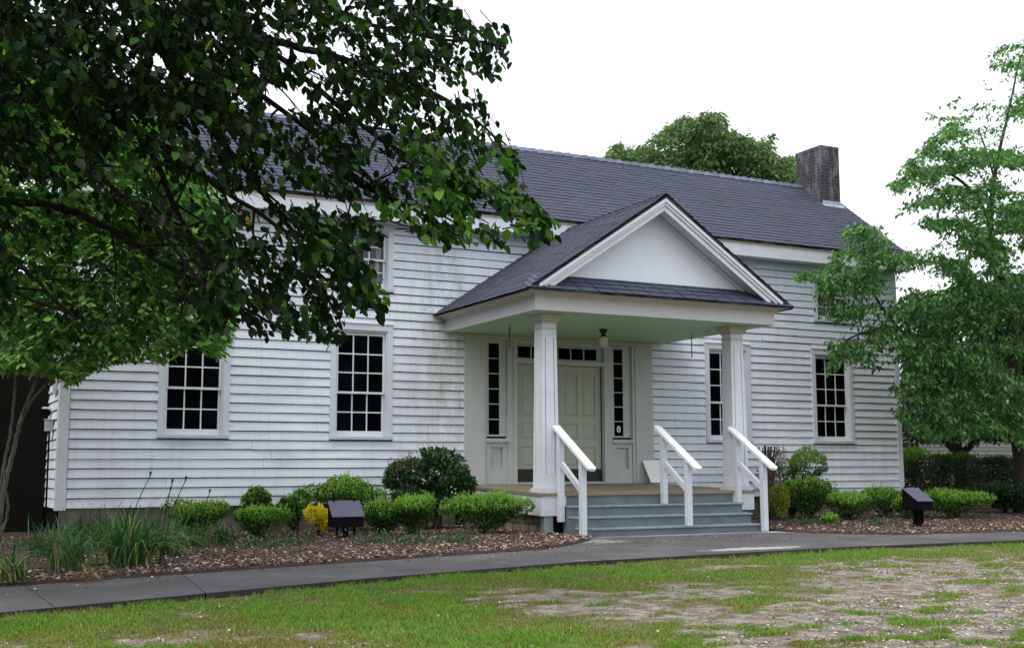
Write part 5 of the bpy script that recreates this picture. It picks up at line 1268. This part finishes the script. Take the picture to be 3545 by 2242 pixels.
# --- second tree behind it with a dark twisted trunk
b2_ = at(3330, 1745, 2, .33); b2_ = to3(np.array([[2262., 1190.]]), np.array([29.]))[0]; b2_[2] = .26
def dB(u, v): return np.clip((fbm(u/60., v/32., 44, 3)-.2)*2.8, .15, 1)
tree('shaded_tree', 'dark crowned tree with twisted forked trunk behind the clipped hedges', b2_, [(2128, 700), (2200, 690), (2300, 660), (2620, 600), (2620, 1050), (2440, 1040), (2380, 1015), (2330, 1040), (2290, 1020), (2200, 1030), (2135, 1045), (2122, 1010), (2122, 800)], 3400, (26.5, 32), dB, 'leaf_deep', .15, 404, 11, .6, .5, .5, limbs=[
    (lp([(2262, 1200), (2258, 1080), (2240, 1030), (2225, 960), (2200, 860)], 29), .17, .07), (lp([(2258, 1070), (2290, 1040), (2330, 1015), (2390, 960)], 29), .10, .04), (lp([(2245, 1060), (2215, 1030), (2190, 980), (2160, 900)], 29), .08, .03), (lp([(2255, 1060), (2255, 1000), (2265, 900)], 29), .09, .04)])
# --- tree beyond the roof
Bp = [(1425, 372), (1440, 345), (1455, 325), (1470, 352), (1500, 338), (1520, 338), (1540, 312), (1570, 300), (1590, 285), (1612, 270), (1635, 282), (1658, 258), (1684, 260), (1702, 272), (1718, 292), (1700, 312), (1735, 298), (1764, 318), (1775, 335), (1800, 320), (1818, 305), (1812, 335), (1822, 365), (1845, 368), (1875, 365), (1885, 420), (1880, 600), (1440, 600)]
def dBk(u, v):
    n_ = fbm(u/38., v/26., 54, 3); return np.clip((n_-.22)*2.6, .12, 1)*np.where(v > 440, .3, 1)
bb_ = to3(np.array([[1660., 1150.]]), np.array([36.]))[0]; bb_[2] = .26
tree('pecan_tree', 'rounded green tree crown rising behind the roof ridge left of the chimney', bb_, Bp, 2900, (33, 38), dBk, 'leaf_back', .19, 405, 10, .75, .75, .36, limbs=[
    ([bb_]+lp([(1662, 800), (1655, 480), (1668, 330)], 35.5), .3, .05), (lp([(1655, 520), (1720, 430), (1760, 350)], 35.5), .12, .03), (lp([(1655, 520), (1600, 430), (1570, 350)], 35.5), .12, .03), (lp([(1655, 560), (1760, 480), (1830, 420)], 35.5), .1, .03)], twr=.008)

# --- grey clapboard outbuilding beyond the hedges
pc = at(3060, 1640, 1, 13.0)
shed = empty('outbuilding', (26, 13, .25), 'low grey clapboard outbuilding seen beyond the clipped hedges on the right', 'building')
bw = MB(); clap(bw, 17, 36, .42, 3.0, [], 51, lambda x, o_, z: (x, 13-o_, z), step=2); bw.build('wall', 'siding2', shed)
b = MB(); b.box(17.02, 35.98, 13.03, 18, .2, 3.0); b.build('wall_core', 'dark_wall', shed)
b = MB(); courses(b, (16.7, 12.6, 2.95), (1, 0, 0), (0, 2.9, 1.3), 19.6, 3.2, seed=15, exp=.2, tab=.9); courses(b, (16.7, 18.4, 2.95), (1, 0, 0), (0, -2.9, 1.3), 19.6, 3.2, seed=16, exp=.2, tab=.9); b.build('roof', ['shingle', 'shingle_butt'], shed)
b = MB(); b.box(21.0, 21.9, 12.95, 12.985, .9, 2.1); b.build('window', 'dark_wall', shed)

# ------------------------------------------------------------------ ground cover
def grass():
    rs = np.random.RandomState(500); n_ = 165000
    # denser towards the viewer
    dist = 5.5+14*rs.rand(n_)**1.35; uu = rs.uniform(-300, 3850, n_)
    v = VD[None]+VR[None]*((uu-PW/2)/PF)[:, None]; v = v[:, :2]/np.linalg.norm(v[:, :2], axis=1, keepdims=True)
    p = CAM[None, :2]+v*dist[:, None]; x, y = p[:, 0], p[:, 1]
    g, gr = masks(x, y); k = (y < ynear(x)-.01) & (rs.rand(n_) < np.clip((g-.12)*1.25, 0.02, 1)); x, y, g = x[k], y[k], g[k]; m_ = len(x)
    nb = 4; x = np.repeat(x, nb)+rs.normal(0, .014, m_*nb); y = np.repeat(y, nb)+rs.normal(0, .014, m_*nb); g = np.repeat(g, nb); m_ *= nb
    y = np.minimum(y, ynear(x)-.004)
    h = rs.uniform(.010, .034, m_)*(.55+.7*g); h *= np.where(np.abs(y-ynear(x)) < .12, 1.5, 1); a = rs.uniform(0, 6.28, m_); lean = rs.uniform(.1, 1.0, m_)*h; w = rs.uniform(.0025, .005, m_)
    z = GZ+(fbm(x*1.7, y*1.7, 21)-.5)*.035-.004; z = np.where(y > ynear(x)-.1, GZ-.01, z)
    dx, dy = np.cos(a), np.sin(a)
    V = np.stack([np.stack([x-dy*w, y+dx*w, z], -1), np.stack([x+dy*w, y-dx*w, z], -1), np.stack([x+dx*lean*.45+dy*w*.7, y+dy*lean*.45-dx*w*.7, z+h*.65], -1), np.stack([x+dx*lean, y+dy*lean, z+h], -1)], 1).reshape(-1, 3)
    F = np.arange(m_*4).reshape(-1, 4)
    patch = fbm(x*1.1, y*1.1, 77)
    dry = rs.rand(m_) < np.clip(.34+(.55-g)*.9+(patch-.5)*1.8, .10, .85)
    r = np.clip(rs.rand(m_)*.75+.25*fbm(x*2, y*2, 88), 0, 1)
    for nm, kk, mt, lab in (('grass', ~dry, 'grass', 'short patchy green lawn grass in front of the path'), ('dry_grass', dry, 'drygrass', 'dry straw coloured grass blades mixed into the lawn')):
        VV = V.reshape(-1, 4, 3)[kk].reshape(-1, 3); o = npmesh(nm, VV, np.arange(len(VV)).reshape(-1, 4), mt, rnd=np.repeat(r[kk], 4)); tag(o, lab, 'grass', kind='stuff')
grass()
def chips(name, x, y, z, s, tilt, matn, rs, label, cat):
    m_ = len(x); a = rs.uniform(0, 6.28, m_); N = np.stack([rs.normal(0, tilt, m_), rs.normal(0, tilt, m_), np.ones(m_)], -1); A = np.stack([np.cos(a), np.sin(a), rs.normal(0, .2, m_)], -1)
    P = np.stack([x, y, z], -1); A = unit(A); B = unit(np.cross(N, A)); N = np.cross(A, B); w = (s*rs.uniform(.3, .7, m_))[:, None]; s = s[:, None]; c = rs.uniform(-.1, .35, (m_, 1))
    V = np.stack([P, P+A*s*.35+B*w*.5+N*w*c, P+A*s*.75+B*w*.4+N*w*c, P+A*s, P+A*s*.75-B*w*.4+N*w*c, P+A*s*.35-B*w*.5+N*w*c], 1).reshape(-1, 3)
    b_ = np.arange(m_)[:, None]*6; F = np.concatenate([b_+np.array([[0, 1, 2, 3]]), b_+np.array([[0, 3, 4, 5]])], 1).reshape(-1, 4)
    o = npmesh(name, V, F, matn, rnd=np.repeat(rs.rand(m_), 6)); tag(o, label, cat, kind='stuff')
rs = np.random.RandomState(600); n_ = 42000
x = np.concatenate([rs.uniform(-11, -1.7, n_), rs.uniform(1.8, 9, n_//2)]); t_ = np.concatenate([rs.rand(n_)**1.3, rs.rand(n_//2)**1.3])
y = yfar(x)+.0+t_*(.0-yfar(x)); k = ~((np.abs(x) < 1.6) & (y > -3.5)); x, y = x[k], y[k]
chips('leaf_litter', x, y, .325+rs.uniform(0, .03, len(x)), rs.uniform(.012, .05, len(x))*rs.uniform(.6, 1.2, len(x)), .5, 'litter', rs, 'brown dead leaves and bark chips covering the planting beds', 'leaf litter')
n_ = 2600; x = rs.uniform(-9.5, 5.5, n_); y = ynear(x)+rs.rand(n_)**.6*(yfar(x)-ynear(x)); k = (rs.rand(n_) < np.clip((y-ynear(x))/1.9, .1, 1)**3)
chips('path_debris', x[k], y[k], np.full(k.sum(), PZ+.004), rs.uniform(.012, .035, k.sum()), .2, 'litter', rs, 'small fallen leaf bits scattered on the concrete path', 'leaf litter')
n_ = 9000; dist = 5.5+9*rs.rand(n_); uu = rs.uniform(-200, 3750, n_)
v = VD[None]+VR[None]*((uu-PW/2)/PF)[:, None]; v = v[:, :2]/np.linalg.norm(v[:, :2], axis=1, keepdims=True); p = CAM[None, :2]+v*dist[:, None]; x, y = p[:, 0], p[:, 1]
k = (y < ynear(x)-.03); x, y = x[k], y[k]
chips('lawn_debris', x, y, GZ+(fbm(x*1.7, y*1.7, 21)-.5)*.035+.006, rs.uniform(.008, .03, len(x)), .5, 'litter', rs, 'brown twigs and leaf bits lying in the lawn', 'leaf litter')
# gravel stones
n_ = 60000; dist = 6+13*rs.rand(n_); uu = rs.uniform(1300, 3800, n_)
v = VD[None]+VR[None]*((uu-PW/2)/PF)[:, None]; v = v[:, :2]/np.linalg.norm(v[:, :2], axis=1, keepdims=True); p = CAM[None, :2]+v*dist[:, None]; x, y = p[:, 0], p[:, 1]
g, gr = masks(x, y); k = (y < ynear(x)-.05) & (rs.rand(n_) < gr*.55*np.clip(1.1-g*1.8, 0, 1)*np.clip((fbm(x*3, y*5, 61)-.35)*4, .1, 1)); x, y = x[k], y[k]; m_ = len(x)
s = rs.uniform(.005, .017, m_)[:, None]; z = GZ+(fbm(x*1.7, y*1.7, 21)-.5)*.035
o6 = np.array([[1, 0, 0], [0, 1, 0], [-1, 0, 0], [0, -1, 0], [0, 0, .7], [0, 0, -.5]]); P = np.stack([x, y, z+.003], -1)
V = (P[:, None]+o6[None]*s[:, None]*rs.uniform(.6, 1.3, (m_, 6, 1))).reshape(-1, 3)
tri = np.array([[0, 1, 4], [1, 2, 4], [2, 3, 4], [3, 0, 4]]); F = (np.arange(m_)[:, None, None]*6+tri[None]).reshape(-1, 3)
o = npmesh('gravel', V, F, 'stone_bits', rnd=np.repeat(rs.rand(m_), 6)); tag(o, 'pale loose gravel on the bare ground at the right', 'gravel', kind='stuff')
